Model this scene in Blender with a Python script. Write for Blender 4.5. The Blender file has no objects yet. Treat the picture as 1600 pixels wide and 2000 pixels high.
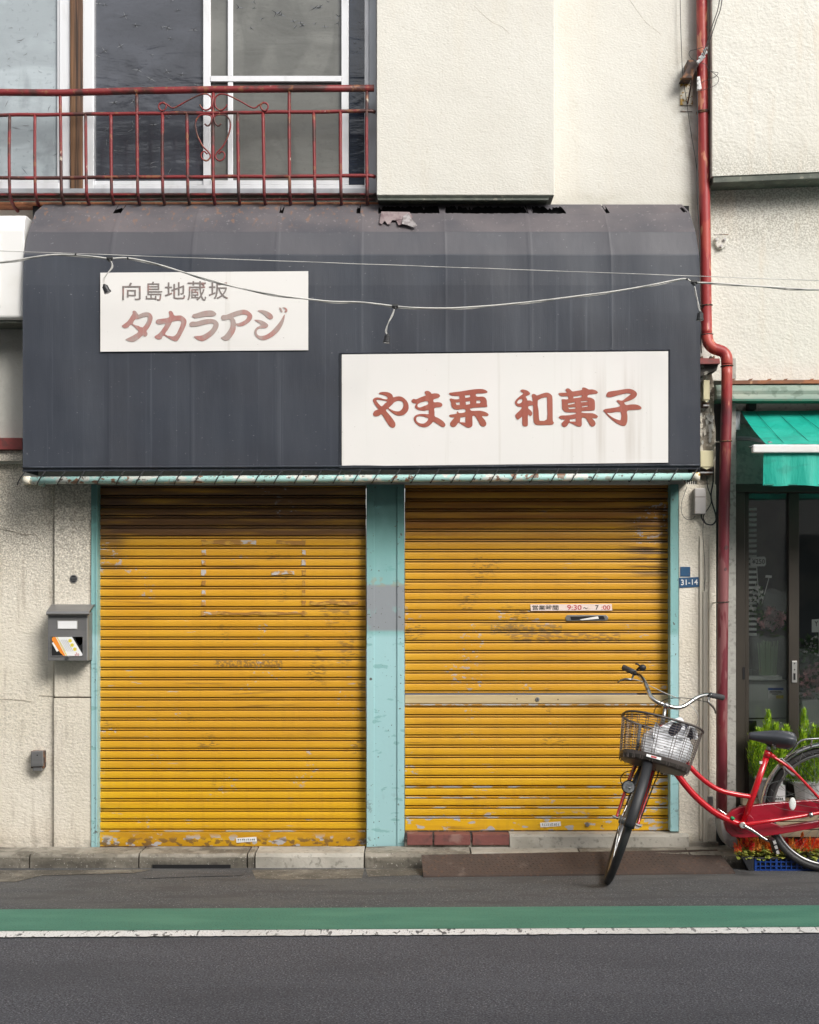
import bpy, bmesh, math, random
from mathutils import Vector, Matrix
from mathutils.geometry import tessellate_polygon
R = random.Random(7)
SC = bpy.context.scene
COL = SC.collection
# ------------------------------------------------------------------ camera, light, exposure
H, D, F = 1.5, 8.0, 2800.0            # camera height, distance to the facade, focal length in photo pixels
cd = bpy.data.cameras.new("camera"); cam = bpy.data.objects.new("camera", cd); COL.objects.link(cam)
cam.location = (0, -D, H); cam.rotation_euler = (math.radians(90), 0, 0)
cd.sensor_fit = 'VERTICAL'; cd.sensor_height = 36; cd.lens = 36*F/2000; cd.shift_y = 157/2000
cd.clip_end = 400; SC.camera = cam
SUN_V = Vector((-0.27, 0.38, -0.33)).normalized()      # the way the light travels
elev = math.asin(-SUN_V.z)
w = bpy.data.worlds.new("World"); SC.world = w; w.use_nodes = True
nt = w.node_tree; bgn = nt.nodes["Background"]
sky = nt.nodes.new("ShaderNodeTexSky"); sky.sky_type = 'NISHITA'; sky.sun_disc = False
sky.sun_elevation = elev; sky.sun_rotation = math.atan2(-SUN_V.x, -SUN_V.y)
sky.air_density = 1.0; sky.dust_density = 4.0; sky.ozone_density = 1.0
hs = nt.nodes.new("ShaderNodeHueSaturation"); hs.inputs["Saturation"].default_value = 0.16
nt.links.new(sky.outputs[0], hs.inputs["Color"]); nt.links.new(hs.outputs[0], bgn.inputs[0])
bgn.inputs[1].default_value = 0.15
sd = bpy.data.lights.new("sun", 'SUN'); sun = bpy.data.objects.new("sun", sd); COL.objects.link(sun)
sd.energy = 2.0; sd.angle = math.radians(21); sd.color = (1, 0.955, 0.89)
sun.rotation_euler = SUN_V.to_track_quat('-Z', 'Y').to_euler(); sun.location = (4, -6, 7)
vs = SC.view_settings; vs.view_transform = 'Standard'; vs.look = 'None'; vs.gamma = 1; vs.exposure = 0.40
try: vs.use_curve_mapping = False
except Exception: pass

# ------------------------------------------------------------------ helpers
def sc(Y): return F/(D+Y)
def P(px, py, Y=0.0):
    s = sc(Y); return Vector(((px-800)/s, Y, H-(py-1157)/s))
def G(px, py, z=0.0):
    d = F*(H-z)/(py-1157); return Vector(((px-800)*d/F, d-D, z))
class MB:
    def __init__(s): s.v = []; s.f = []
    def add(s, vs_, fs): 
        n = len(s.v); s.v += [tuple(v) for v in vs_]; s.f += [tuple(i+n for i in f) for f in fs]; return s
    def box(s, x0, x1, y0, y1, z0, z1):
        return s.add([(x0,y0,z0),(x1,y0,z0),(x1,y1,z0),(x0,y1,z0),(x0,y0,z1),(x1,y0,z1),(x1,y1,z1),(x0,y1,z1)],
            [(3,2,1,0),(4,5,6,7),(0,1,5,4),(1,2,6,5),(2,3,7,6),(3,0,4,7)])
    def pbox(s, a, b, c, d, yf, yb):          # pixel rectangle on plane yf, running back to yb
        p = P(a, b, yf); q = P(c, d, yf); return s.box(p.x, q.x, yf, yb, q.z, p.z)
    def tube(s, pts, r, n=8, cap=True, closed=False):
        pts = [Vector(p) for p in pts]; m = len(pts)
        rs = r if isinstance(r, (list, tuple)) else [r]*m
        base = len(s.v); up = None
        for i, p in enumerate(pts):
            if closed: t = pts[(i+1) % m]-pts[i-1]
            else: t = pts[min(i+1, m-1)]-pts[max(i-1, 0)]
            t = t.normalized() if t.length > 1e-9 else Vector((0,0,1))
            if up is None: up = t.orthogonal().normalized()
            up = up-t*up.dot(t); up = up.normalized() if up.length > 1e-6 else t.orthogonal().normalized()
            w_ = t.cross(up)
            for k in range(n):
                a = 2*math.pi*k/n; s.v.append(tuple(p+(up*math.cos(a)+w_*math.sin(a))*rs[i]))
        for i in range(m if closed else m-1):
            j = (i+1) % m
            for k in range(n):
                s.f.append((base+i*n+k, base+i*n+(k+1) % n, base+j*n+(k+1) % n, base+j*n+k))
        if cap and not closed:
            s.f.append(tuple(base+k for k in range(n))[::-1]); s.f.append(tuple(base+(m-1)*n+k for k in range(n)))
        return s
    def prism(s, poly, fn0, fn1):             # closed 2-D outline between two mapping functions
        n = len(poly); a = [fn0(*p) for p in poly]; b = [fn1(*p) for p in poly]
        tri = tessellate_polygon([[Vector((p[0], p[1], 0)) for p in poly]])
        k = len(s.v); s.v += [tuple(v) for v in a+b]
        for t in tri: s.f.append(tuple(k+i for i in t)); s.f.append(tuple(k+n+i for i in reversed(t)))
        for i in range(n): j = (i+1) % n; s.f.append((k+i, k+j, k+n+j, k+n+i))
        return s
    def pprism(s, poly, yf, yb): 
        s0 = sc(yf)
        f = lambda Y: (lambda x, y: ((x-800)/s0, Y, H-(y-1157)/s0))
        return s.prism(poly, f(yf), f(yb))
    def sphere(s, c, rx, ry, rz, nu=12, nv=8, rot=None):
        c = Vector(c); vs_ = []
        for i in range(nv+1):
            t = math.pi*i/nv
            for j in range(nu):
                a = 2*math.pi*j/nu; v = Vector((rx*math.sin(t)*math.cos(a), ry*math.sin(t)*math.sin(a), rz*math.cos(t)))
                if rot: v = rot @ v
                vs_.append(c+v)
        fs = [(i*nu+j, i*nu+(j+1) % nu, (i+1)*nu+(j+1) % nu, (i+1)*nu+j) for i in range(nv) for j in range(nu)]
        return s.add(vs_, fs)
    def build(s, name, mat, parent=None, bevel=0, smooth=False, kind=None, label=None, fix=True):
        me = bpy.data.meshes.new(name); 
        off = parent_world(parent) if parent else Vector((0,0,0))
        me.from_pydata([tuple(Vector(v)-off) for v in s.v], [], s.f)
        if fix:
            b = bmesh.new(); b.from_mesh(me); bmesh.ops.recalc_face_normals(b, faces=b.faces); b.to_mesh(me); b.free()
        if smooth: me.polygons.foreach_set("use_smooth", [True]*len(me.polygons))
        me.materials.append(mat); me.update()
        o = bpy.data.objects.new(name, me); COL.objects.link(o)
        if parent: o.parent = parent
        if bevel:
            m = o.modifiers.new("bevel", 'BEVEL'); m.width = bevel; m.segments = 2; m.limit_method = 'ANGLE'
        if kind: o["kind"] = kind
        if label: o["label"] = label
        return o
def parent_world(o):
    v = Vector((0,0,0))
    while o: v = v+o.location; o = o.parent
    return v
def tag(o, label, cat, group=None):
    o["label"] = label; o["category"] = cat
    if group: o["group"] = group
    return o
def thing(name, label, cat, loc, group=None):
    o = bpy.data.objects.new(name, None); COL.objects.link(o); o.location = loc; o.empty_display_size = 0.1
    return tag(o, label, cat, group)
def struct(mb, name, mat, **k): 
    o = mb.build(name, mat, **k); o["kind"] = "structure"; return o
def crom(pts, k=4, closed=False):
    n = len(pts); out = []; pts = [tuple(p) for p in pts]
    rng = range(n) if closed else range(n-1)
    for i in rng:
        if closed: a, b, c, d = pts[i-1], pts[i], pts[(i+1) % n], pts[(i+2) % n]
        else: a, b, c, d = pts[max(i-1,0)], pts[i], pts[i+1], pts[min(i+2,n-1)]
        for j in range(k):
            t = j/k
            out.append(tuple(0.5*((2*b[q])+(-a[q]+c[q])*t+(2*a[q]-5*b[q]+4*c[q]-d[q])*t*t+(-a[q]+3*b[q]-3*c[q]+d[q])*t**3) for q in range(len(b))))
    if not closed: out.append(pts[-1])
    return out
def copy_tree(o, parent=None):
    c = o.copy(); COL.objects.link(c)
    if parent: c.parent = parent
    for ch in list(o.children): copy_tree(ch, c)
    return c

# ------------------------------------------------------------------ materials (world-position noise)
def mat(name, col, rough=0.6, metal=0.0, layers=(), bump=(), rough_var=0.0, spec=0.5, trans=0, coat=0, sss=0):
    m = bpy.data.materials.new(name); m.use_nodes = True; t = m.node_tree; N = t.nodes; L = t.links
    b = N["Principled BSDF"]; geo = N.new("ShaderNodeNewGeometry")
    b.inputs["Roughness"].default_value = rough; b.inputs["Metallic"].default_value = metal
    b.inputs["Specular IOR Level"].default_value = spec; b.inputs["Coat Weight"].default_value = coat
    b.inputs["Transmission Weight"].default_value = trans
    sep = N.new("ShaderNodeSeparateXYZ"); L.new(geo.outputs["Position"], sep.inputs[0])
    def noise(scale, detail=4, dist=0.0, seed=0.0, kind='n'):
        if isinstance(scale, (int, float)): scale = (scale,)*3
        mp = N.new("ShaderNodeMapping"); mp.inputs["Scale"].default_value = scale; mp.inputs["Location"].default_value = (seed, seed*1.7, seed*.6)
        L.new(geo.outputs["Position"], mp.inputs[0])
        if kind == 'v':
            x = N.new("ShaderNodeTexVoronoi"); x.inputs["Scale"].default_value = 1; L.new(mp.outputs[0], x.inputs["Vector"]); return x.outputs["Distance"]
        x = N.new("ShaderNodeTexNoise"); x.inputs["Scale"].default_value = 1; x.inputs["Detail"].default_value = detail
        x.inputs["Distortion"].default_value = dist; L.new(mp.outputs[0], x.inputs["Vector"]); return x.outputs["Fac"]
    def rng(src, lo, hi):
        r = N.new("ShaderNodeMapRange"); r.interpolation_type = 'SMOOTHSTEP'; L.new(src, r.inputs["Value"])
        if lo > hi:
            r.inputs["From Min"].default_value = hi; r.inputs["From Max"].default_value = lo; r.inputs["To Min"].default_value = 1; r.inputs["To Max"].default_value = 0
        else:
            r.inputs["From Min"].default_value = lo; r.inputs["From Max"].default_value = hi
        return r.outputs[0]
    def mul(a, c):
        x = N.new("ShaderNodeMath"); x.operation = 'MULTIPLY'
        L.new(a, x.inputs[0])
        if isinstance(c, (int, float)): x.inputs[1].default_value = c
        else: L.new(c, x.inputs[1])
        return x.outputs[0]
    cur = None
    c0 = N.new("ShaderNodeRGB"); c0.outputs[0].default_value = (*col, 1); cur = c0.outputs[0]
    for i, ly in enumerate(layers):
        f = None
        if ly.get('scale') is not None:
            f = rng(noise(ly['scale'], ly.get('detail', 4), ly.get('dist', 0.0), ly.get('seed', i*3.7), ly.get('kind', 'n')), ly.get('lo', .45), ly.get('hi', .55))
        if ly.get('mask') is not None:
            g = rng(noise(ly['mask'][0], 3, 0, 11.3+i), ly['mask'][1], ly['mask'][2]); f = mul(f, g) if f else g
        if ly.get('box'):
            x0, x1, z0, z1, s_ = ly['box']
            for ax, lo, hi in ((0, x0, x1), (2, z0, z1)):
                if lo is not None:
                    g = rng(sep.outputs[ax], lo-s_, lo+s_); f = mul(f, g) if f else g
                if hi is not None:
                    g = rng(sep.outputs[ax], hi+s_, hi-s_); f = mul(f, g) if f else g
        f = mul(f, ly.get('amt', 1.0))
        mx = N.new("ShaderNodeMix"); mx.data_type = 'RGBA'; L.new(f, mx.inputs[0]); L.new(cur, mx.inputs[6]); mx.inputs[7].default_value = (*ly['col'], 1)
        if ly.get('blend'): mx.blend_type = ly['blend']
        cur = mx.outputs[2]
    L.new(cur, b.inputs["Base Color"])
    if rough_var:
        r = N.new("ShaderNodeMapRange"); L.new(noise(9, 5, 0, 5.5), r.inputs[0]); r.inputs["To Min"].default_value = max(0, rough-rough_var); r.inputs["To Max"].default_value = min(1, rough+rough_var)
        L.new(r.outputs[0], b.inputs["Roughness"])
    nrm = None
    for bp in bump:
        bn = N.new("ShaderNodeBump"); bn.inputs["Strength"].default_value = bp.get('s', .5); bn.inputs["Distance"].default_value = bp.get('d', .005)
        h = noise(bp['scale'], bp.get('detail', 4), bp.get('dist', 0), bp.get('seed', 2.2), bp.get('kind', 'n'))
        if bp.get('lo') is not None: h = rng(h, bp['lo'], bp['hi'])
        L.new(h, bn.inputs["Height"])
        if nrm: L.new(nrm, bn.inputs["Normal"])
        nrm = bn.outputs[0]
    if nrm: L.new(nrm, b.inputs["Normal"])
    return m
zz = lambda py, Y=0: P(0, py, Y).z
xx = lambda px, Y=0: P(px, 0, Y).x
STUCCO_B = ({'scale': (80, 80, 115), 'detail': 3, 's': .45, 'd': .006}, {'scale': 5, 'detail': 5, 's': .30, 'd': .02})
m_wall = mat("cream_stucco", (.61, .592, .535), .85, layers=(
    {'scale': 1.3, 'lo': .35, 'hi': .75, 'col': (.66, .65, .60), 'amt': .6},
    {'scale': (9, 9, 1.2), 'lo': .5, 'hi': .8, 'col': (.60, .54, .43), 'amt': .22},
    {'scale': 60, 'lo': .62, 'hi': .72, 'col': (.45, .41, .33), 'amt': .22, 'detail': 2},
    {'scale': 7, 'lo': .3, 'hi': .7, 'col': (.42, .39, .31), 'amt': .6, 'box': (xx(1075), None, 3.60, 3.72, .05)},
    {'scale': 16, 'lo': .40, 'hi': .62, 'col': (.33, .29, .22), 'amt': .55, 'box': (xx(1330), None, 3.9, 4.6, .12)},
), bump=STUCCO_B)
m_wall_low = mat("weathered_stucco", (.72, .66, .55), .88, layers=(
    {'scale': 1.8, 'lo': .35, 'hi': .7, 'col': (.80, .75, .66), 'amt': .7},
    {'scale': (105, 105, 115), 'lo': .45, 'hi': .66, 'col': (.30, .27, .215), 'amt': .5, 'detail': 2, 'mask': (1.6, .30, .8)},
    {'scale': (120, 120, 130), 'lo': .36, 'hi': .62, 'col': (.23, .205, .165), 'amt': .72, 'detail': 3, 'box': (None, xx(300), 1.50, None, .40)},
    {'scale': 2.2, 'lo': .40, 'hi': .72, 'col': (.50, .37, .27), 'amt': .35, 'box': (None, xx(200), None, .55, .25)},
    {'scale': (12, 12, 20), 'lo': .4, 'hi': .65, 'col': (.20, .18, .14), 'amt': .7, 'box': (None, None, None, .11, .05)},
    {'scale': (30, 30, 3), 'lo': .55, 'hi': .75, 'col': (.35, .29, .22), 'amt': .4},
), bump=({'scale': (60, 60, 95), 'detail': 3, 's': .7, 'd': .008}, {'scale': 9, 'detail': 4, 's': .35, 'd': .014}))
m_wall_right = mat("neighbour_stucco", (.64, .62, .555), .86, layers=(
    {'scale': 1.5, 'lo': .35, 'hi': .7, 'col': (.67, .66, .61), 'amt': .6},
    {'scale': (110, 110, 120), 'lo': .40, 'hi': .62, 'col': (.24, .22, .17), 'amt': .62, 'detail': 4, 'box': (None, None, 3.42, 3.9, .16)},
    {'scale': (14, 14, 2), 'lo': .5, 'hi': .8, 'col': (.62, .50, .36), 'amt': .3},
    {'scale': 70, 'lo': .6, 'hi': .7, 'col': (.45, .41, .33), 'amt': .25, 'detail': 2},
), bump=({'scale': (60, 60, 75), 'detail': 3, 's': .55, 'd': .008}, {'scale': 12, 's': .4, 'd': .014}))
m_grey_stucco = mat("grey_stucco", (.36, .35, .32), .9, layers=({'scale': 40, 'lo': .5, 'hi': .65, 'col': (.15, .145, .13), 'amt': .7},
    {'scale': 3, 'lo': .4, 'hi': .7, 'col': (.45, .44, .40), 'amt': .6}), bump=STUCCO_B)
m_darktrim = mat("dark_mossy_trim", (.075, .085, .07), .7, layers=({'scale': 12, 'lo': .4, 'hi': .65, 'col': (.14, .15, .12), 'amt': .7}, {'scale': 40, 'lo': .6, 'hi': .7, 'col': (.3, .28, .22), 'amt': .5}), bump=({'scale': 30, 's': .5},))
m_black = mat("black_void", (.01, .01, .011), .9)
m_alu = mat("white_aluminium", (.72, .73, .75), .38, .25, layers=({'scale': (14, 14, 3), 'lo': .5, 'hi': .75, 'col': (.5, .5, .49), 'amt': .4},), rough_var=.1)
m_alu_grey = mat("grey_aluminium", (.42, .44, .47), .42, .4, layers=({'scale': (14, 14, 3), 'lo': .5, 'hi': .75, 'col': (.3, .3, .3), 'amt': .5},))
m_wood = mat("old_timber", (.115, .06, .035), .8, layers=({'scale': (90, 90, 2.2), 'lo': .42, 'hi': .62, 'col': (.03, .02, .015), 'amt': .9}, {'scale': (25, 25, 1), 'lo': .5, 'hi': .68, 'col': (.30, .15, .06), 'amt': .35}), bump=({'scale': (90, 90, 3), 's': .8, 'd': .006},))
m_redrail = mat("red_railing_paint", (.19, .020, .022), .5, layers=(
    {'scale': 7, 'lo': .5, 'hi': .62, 'col': (.045, .022, .018), 'amt': .85},
    {'scale': 26, 'lo': .58, 'hi': .66, 'col': (.22, .09, .04), 'amt': .8},
    {'scale': 12, 'lo': .3, 'hi': .7, 'col': (.035, .016, .016), 'amt': .95, 'box': (None, None, None, 3.72, .05)},
    {'scale': 14, 'lo': .68, 'hi': .72, 'col': (.7, .62, .5), 'amt': .6}), bump=({'scale': 60, 's': .5, 'd': .002},), rough_var=.15)
m_pipe = mat("red_downpipe_paint", (.31, .034, .034), .40, layers=(
    {'scale': (14, 14, 5), 'lo': .50, 'hi': .57, 'col': (.42, .07, .05), 'amt': .8},
    {'scale': (26, 26, 7), 'lo': .60, 'hi': .65, 'col': (.60, .25, .15), 'amt': .85},
    {'scale': 3, 'lo': .0, 'hi': .5, 'col': (.125, .018, .028), 'amt': .9, 'box': (None, None, None, zz(803), .03)},
    {'scale': (9, 9, 2.6), 'lo': .57, 'hi': .60, 'col': (.25, .10, .10), 'amt': .8, 'box': (None, None, None, zz(810), .03)},
    {'scale': (12, 12, 3), 'lo': .3, 'hi': .5, 'col': (.06, .022, .022), 'amt': .8, 'box': (None, None, zz(812), zz(785), .03)},
    {'scale': 18, 'lo': .66, 'hi': .7, 'col': (.05, .02, .02), 'amt': .8}), bump=({'scale': 40, 's': .4, 'd': .002},), rough_var=.12)
AW = dict(scale=(7.0, 7.0, .35))
m_awning = mat("charcoal_vinyl", (.034, .040, .054), .5, layers=(
    {'scale': (5, 5, .3), 'lo': .5, 'hi': .8, 'col': (.066, .075, .092), 'amt': .45},
    {'scale': (26, 26, .5), 'lo': .56, 'hi': .74, 'col': (.075, .085, .105), 'amt': .20},
    {'scale': (2, 2, 2), 'lo': .4, 'hi': .75, 'col': (.028, .030, .039), 'amt': .7},
    {'scale': (45, 45, .35), 'lo': .60, 'hi': .72, 'col': (.14, .16, .19), 'amt': .22, 'box': (None, None, None, zz(560, -.3), .2)},
    {'scale': (3, 3, 2), 'lo': .0, 'hi': .6, 'col': (.070, .068, .078), 'amt': .85, 'box': (None, None, 3.320, None, .004)},  # this and the next layer: real fading plus facet shading put into the colour
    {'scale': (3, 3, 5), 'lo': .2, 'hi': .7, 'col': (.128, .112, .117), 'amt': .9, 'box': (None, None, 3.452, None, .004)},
    {'scale': (34, 34, 1.6), 'lo': .57, 'hi': .68, 'col': (.24, .125, .07), 'amt': .55, 'box': (None, xx(740), zz(440, -.2), None, .05)},
    {'scale': 45, 'lo': .62, 'hi': .70, 'col': (.27, .25, .25), 'amt': .35, 'box': (None, None, zz(455, -.2), None, .03)},
    {'scale': (60, 60, 90), 'lo': .70, 'hi': .74, 'col': (.35, .35, .36), 'amt': .3}),
    bump=({'scale': (5, 5, 1.2), 's': .3, 'd': .02}, {'scale': 160, 's': .12, 'd': .002}), rough_var=.12)
m_sign = mat("sign_white_vinyl", (.72, .705, .68), .5, layers=(
    {'scale': (4, 4, .5), 'lo': .35, 'hi': .75, 'col': (.74, .71, .69), 'amt': .7},
    {'scale': (22, 22, .7), 'lo': .62, 'hi': .78, 'col': (.52, .49, .44), 'amt': .35},
    {'scale': (14, 14, .5), 'lo': .47, 'hi': .66, 'col': (.40, .35, .29), 'amt': .38, 'box': (xx(1130, -.3), xx(1290, -.3), zz(905, -.3), zz(720, -.3), .14)},
    {'scale': 60, 'lo': .72, 'hi': .75, 'col': (.3, .28, .25), 'amt': .5}), rough_var=.1)
m_letter = mat("brick_red_lettering", (.31, .075, .048), .55, layers=({'scale': (40, 40, 1), 'lo': .4, 'hi': .7, 'col': (.40, .13, .095), 'amt': .6}, {'scale': (9, 9, 9), 'lo': .5, 'hi': .7, 'col': (.33, .10, .055), 'amt': .7}))
m_letter_edge = mat("letter_outline", (.13, .05, .04), .6)
m_letter_f = mat("faded_red_lettering", (.37, .285, .26), .55, layers=({'scale': (17, 17, 9), 'lo': .42, 'hi': .66, 'col': (.42, .17, .15), 'amt': .8}, 
    {'scale': 30, 'lo': .2, 'hi': .6, 'col': (.40, .13, .115), 'amt': .7, 'box': (xx(312, -.3), xx(368, -.3), None, None, .03)}, {'scale': (40, 40, 1), 'lo': .5, 'hi': .7, 'col': (.44, .38, .35), 'amt': .4}))
m_letter_g = mat("faded_grey_lettering", (.20, .172, .162), .55, layers=({'scale': 20, 'lo': .55, 'hi': .65, 'col': (.36, .2, .18), 'amt': .6},))
m_ink = mat("dark_ink", (.03, .03, .03), .6)
m_redink = mat("red_ink", (.5, .06, .07), .6)
m_mint = mat("mint_paint", (.225, .44, .435), .5, layers=(
    {'scale': (10, 10, 1), 'lo': .4, 'hi': .7, 'col': (.28, .50, .495), 'amt': .6},
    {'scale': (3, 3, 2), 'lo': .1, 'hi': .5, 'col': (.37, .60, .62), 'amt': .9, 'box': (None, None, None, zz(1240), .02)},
    {'scale': (4, 4, 2), 'lo': .1, 'hi': .6, 'col': (.085, .205, .185), 'amt': .85, 'box': (None, None, 1.72, None, .17)},  # awning shade painted into the mint as a darker teal top
    {'scale': (9, 9, 22), 'lo': .62, 'hi': .66, 'col': (.14, .34, .32), 'amt': .5},
    {'scale': (14, 14, 9), 'lo': .25, 'hi': .40, 'col': (.27, .28, .30), 'amt': .95, 'box': (xx(700), xx(800), zz(1232), zz(1142), .010)},
    {'scale': (30, 30, 30), 'lo': .5, 'hi': .6, 'col': (.32, .33, .25), 'amt': .6, 'box': (xx(700), xx(800), zz(1146), zz(1128), .006)},
    {'scale': 38, 'lo': .57, 'hi': .61, 'col': (.09, .065, .05), 'amt': .9, 'mask': (5, .45, .6), 'box': (None, None, None, .30, .12)},
    {'scale': 55, 'lo': .67, 'hi': .70, 'col': (.08, .06, .045), 'amt': .9}), bump=({'scale': 40, 's': .3, 'd': .002},), rough_var=.1)
m_polepaint = mat("mint_pole_paint", (.36, .58, .54), .5, layers=({'scale': 14, 'lo': .54, 'hi': .58, 'col': (.62, .62, .56), 'amt': .9}, {'scale': 24, 'lo': .57, 'hi': .61, 'col': (.22, .10, .05), 'amt': .95, 'mask': (2.2, .42, .55)}, {'scale': 50, 'lo': .62, 'hi': .66, 'col': (.07, .05, .04), 'amt': .9}))
SH = .06
m_yellow = mat("yellow_shutter_paint", (.67, .335, .022), .42, layers=(
    {'scale': (2.2, 2.2, 3), 'lo': .35, 'hi': .7, 'col': (.72, .39, .03), 'amt': .7},
    {'scale': None, 'col': (.78, .455, .010), 'amt': .85, 'box': (None, None, None, .55, .30)},
    {'scale': (1.2, 1.2, 60), 'lo': .35, 'hi': .7, 'col': (.58, .27, .015), 'amt': .4},
    {'scale': (30, 30, 3), 'lo': .5, 'hi': .7, 'col': (.50, .25, .03), 'amt': .22},
    {'scale': (2.5, 2.5, 40), 'lo': .60, 'hi': .70, 'col': (.10, .045, .02), 'amt': .6, 'mask': (1.2, .4, .65)},
    {'scale': (9, 9, 60), 'lo': .66, 'hi': .69, 'col': (.42, .40, .40), 'amt': .8, 'mask': (1.7, .52, .6)},
    {'scale': (26, 26, 40), 'lo': .55, 'hi': .6, 'col': (.22, .12, .04), 'amt': 0.0, 'mask': (3.0, .66, .70)},
    # upper slats darker brown, sharply edged on the left
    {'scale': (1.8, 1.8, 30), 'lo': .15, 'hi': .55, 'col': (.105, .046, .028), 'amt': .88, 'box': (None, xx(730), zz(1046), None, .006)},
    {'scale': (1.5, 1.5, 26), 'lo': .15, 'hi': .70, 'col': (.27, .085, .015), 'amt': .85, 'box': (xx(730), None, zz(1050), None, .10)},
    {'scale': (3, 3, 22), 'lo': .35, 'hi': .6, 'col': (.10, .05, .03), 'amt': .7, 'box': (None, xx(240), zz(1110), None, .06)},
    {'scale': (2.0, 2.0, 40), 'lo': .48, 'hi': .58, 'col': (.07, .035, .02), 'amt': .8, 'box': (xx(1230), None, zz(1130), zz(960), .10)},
    # peeled primer on the lowest slats
    {'scale': (13, 13, 26), 'lo': .585, 'hi': .60, 'col': (.46, .45, .46), 'amt': .95, 'box': (xx(730), None, None, zz(1590), .02)},
    {'scale': (3, 3, 20), 'lo': .2, 'hi': .6, 'col': (.47, .225, .012), 'amt': .75, 'box': (None, xx(730), None, zz(1625), .003)},
    {'scale': (16, 16, 24), 'lo': .585, 'hi': .60, 'col': (.46, .45, .46), 'amt': .95, 'box': (None, xx(730), None, zz(1636), .02)},
    {'scale': (40, 40, 60), 'lo': .60, 'hi': .63, 'col': (.42, .40, .42), 'amt': .8, 'mask': (3.2, .60, .64)},
    {'scale': (34, 34, 130), 'lo': .53, 'hi': .57, 'col': (.22, .12, .03), 'amt': .75, 'mask': (2.6, .60, .66)},
    {'scale': (16, 16, 30), 'lo': .57, 'hi': .60, 'col': (.45, .44, .45), 'amt': .95, 'box': (xx(1230), xx(1310), None, zz(1500), .03)},
    {'scale': (20, 20, 34), 'lo': .50, 'hi': .56, 'col': (.16, .09, .04), 'amt': .8, 'box': (None, None, None, zz(1640), .012)},
    {'scale': (32, 32, 110), 'lo': .46, 'hi': .53, 'col': (.24, .15, .06), 'amt': .75, 'box': (xx(960), xx(1100), zz(1240), zz(1220), .006)},
    {'scale': (26, 26, 100), 'lo': .46, 'hi': .53, 'col': (.24, .13, .05), 'amt': .7, 'box': (xx(1000), xx(1215), zz(1255), zz(1236), .006)},
    {'scale': (70, 70, 80), 'lo': .45, 'hi': .53, 'col': (.20, .11, .04), 'amt': .75, 'box': (xx(415), xx(550), zz(1306), zz(1290), .004)},
    {'scale': (24, 24, 110), 'lo': .5, 'hi': .56, 'col': (.20, .11, .04), 'amt': .6, 'mask': (7, .5, .58), 'box': (xx(580), xx(705), zz(1300), zz(1170), .012)},
), bump=({'scale': (3, 3, 30), 's': .25, 'd': .004}, {'scale': 90, 's': .1, 'd': .002}), rough_var=.14)
m_bead = mat("worn_silver_bead", (.62, .60, .58), .4, .5, layers=({'scale': (9, 9, 30), 'lo': .45, 'hi': .55, 'col': (.66, .34, .02), 'amt': 1.0},))
m_beige = mat("beige_bar", (.56, .44, .25), .45, layers=({'scale': (3, 3, 40), 'lo': .4, 'hi': .7, 'col': (.46, .34, .18), 'amt': .6},), rough_var=.1)
m_tape = mat("grey_tape_residue", (.50, .47, .45), .6, layers=({'scale': (24, 24, 40), 'lo': .45, 'hi': .55, 'col': (.50, .25, .05), 'amt': 1.0},))
m_tape_b = mat("brown_tape_residue", (.36, .17, .03), .6, layers=({'scale': (24, 24, 40), 'lo': .5, 'hi': .6, 'col': (.55, .30, .04), 'amt': 1.0},))
m_asphalt = mat("asphalt", (.080, .081, .094), .85, layers=(
    {'scale': 120, 'lo': .5, 'hi': .64, 'col': (.21, .213, .235), 'amt': .8, 'detail': 3},
    {'scale': 135, 'lo': .5, 'hi': .37, 'col': (.018, .018, .024), 'amt': .8, 'detail': 3},
    {'scale': 130, 'lo': .70, 'hi': .76, 'col': (.45, .44, .44), 'amt': .7, 'detail': 1},
    {'scale': (1.0, 2.5, 1), 'lo': .35, 'hi': .75, 'col': (.045, .046, .054), 'amt': .5},
    {'scale': (.6, 5, 1), 'lo': .5, 'hi': .75, 'col': (.095, .097, .112), 'amt': .35}),
    bump=({'scale': 130, 's': .8, 'd': .004, 'detail': 3}, {'scale': 14, 's': .2, 'd': .006}))
m_shoulder = mat("older_asphalt", (.078, .080, .084), .88, layers=(
    {'scale': 120, 'lo': .5, 'hi': .64, 'col': (.17, .172, .178), 'amt': .6, 'detail': 3},
    {'scale': 135, 'lo': .5, 'hi': .37, 'col': (.03, .03, .033), 'amt': .65, 'detail': 3},
    {'scale': 110, 'lo': .68, 'hi': .74, 'col': (.5, .48, .46), 'amt': .75, 'detail': 1},
    {'scale': (1.5, 4, 1), 'lo': .4, 'hi': .7, 'col': (.115, .112, .106), 'amt': .6},
    {'scale': (2.5, 9, 1), 'lo': .5, 'hi': .65, 'col': (.060, .059, .061), 'amt': .6}),
    bump=({'scale': 120, 's': .6, 'd': .003, 'detail': 2}, {'scale': 14, 's': .25, 'd': .008}))
m_green = mat("green_lane_paint", (.066, .215, .150), .75, layers=(
    {'scale': 140, 'lo': .5, 'hi': .66, 'col': (.03, .10, .07), 'amt': .7, 'detail': 3},
    {'scale': (2, 8, 1), 'lo': .4, 'hi': .7, 'col': (.10, .27, .185), 'amt': .6},
    {'scale': 60, 'lo': .68, 'hi': .72, 'col': (.1, .1, .1), 'amt': .6}), bump=({'scale': 150, 's': .5, 'd': .003, 'detail': 2},))
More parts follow.
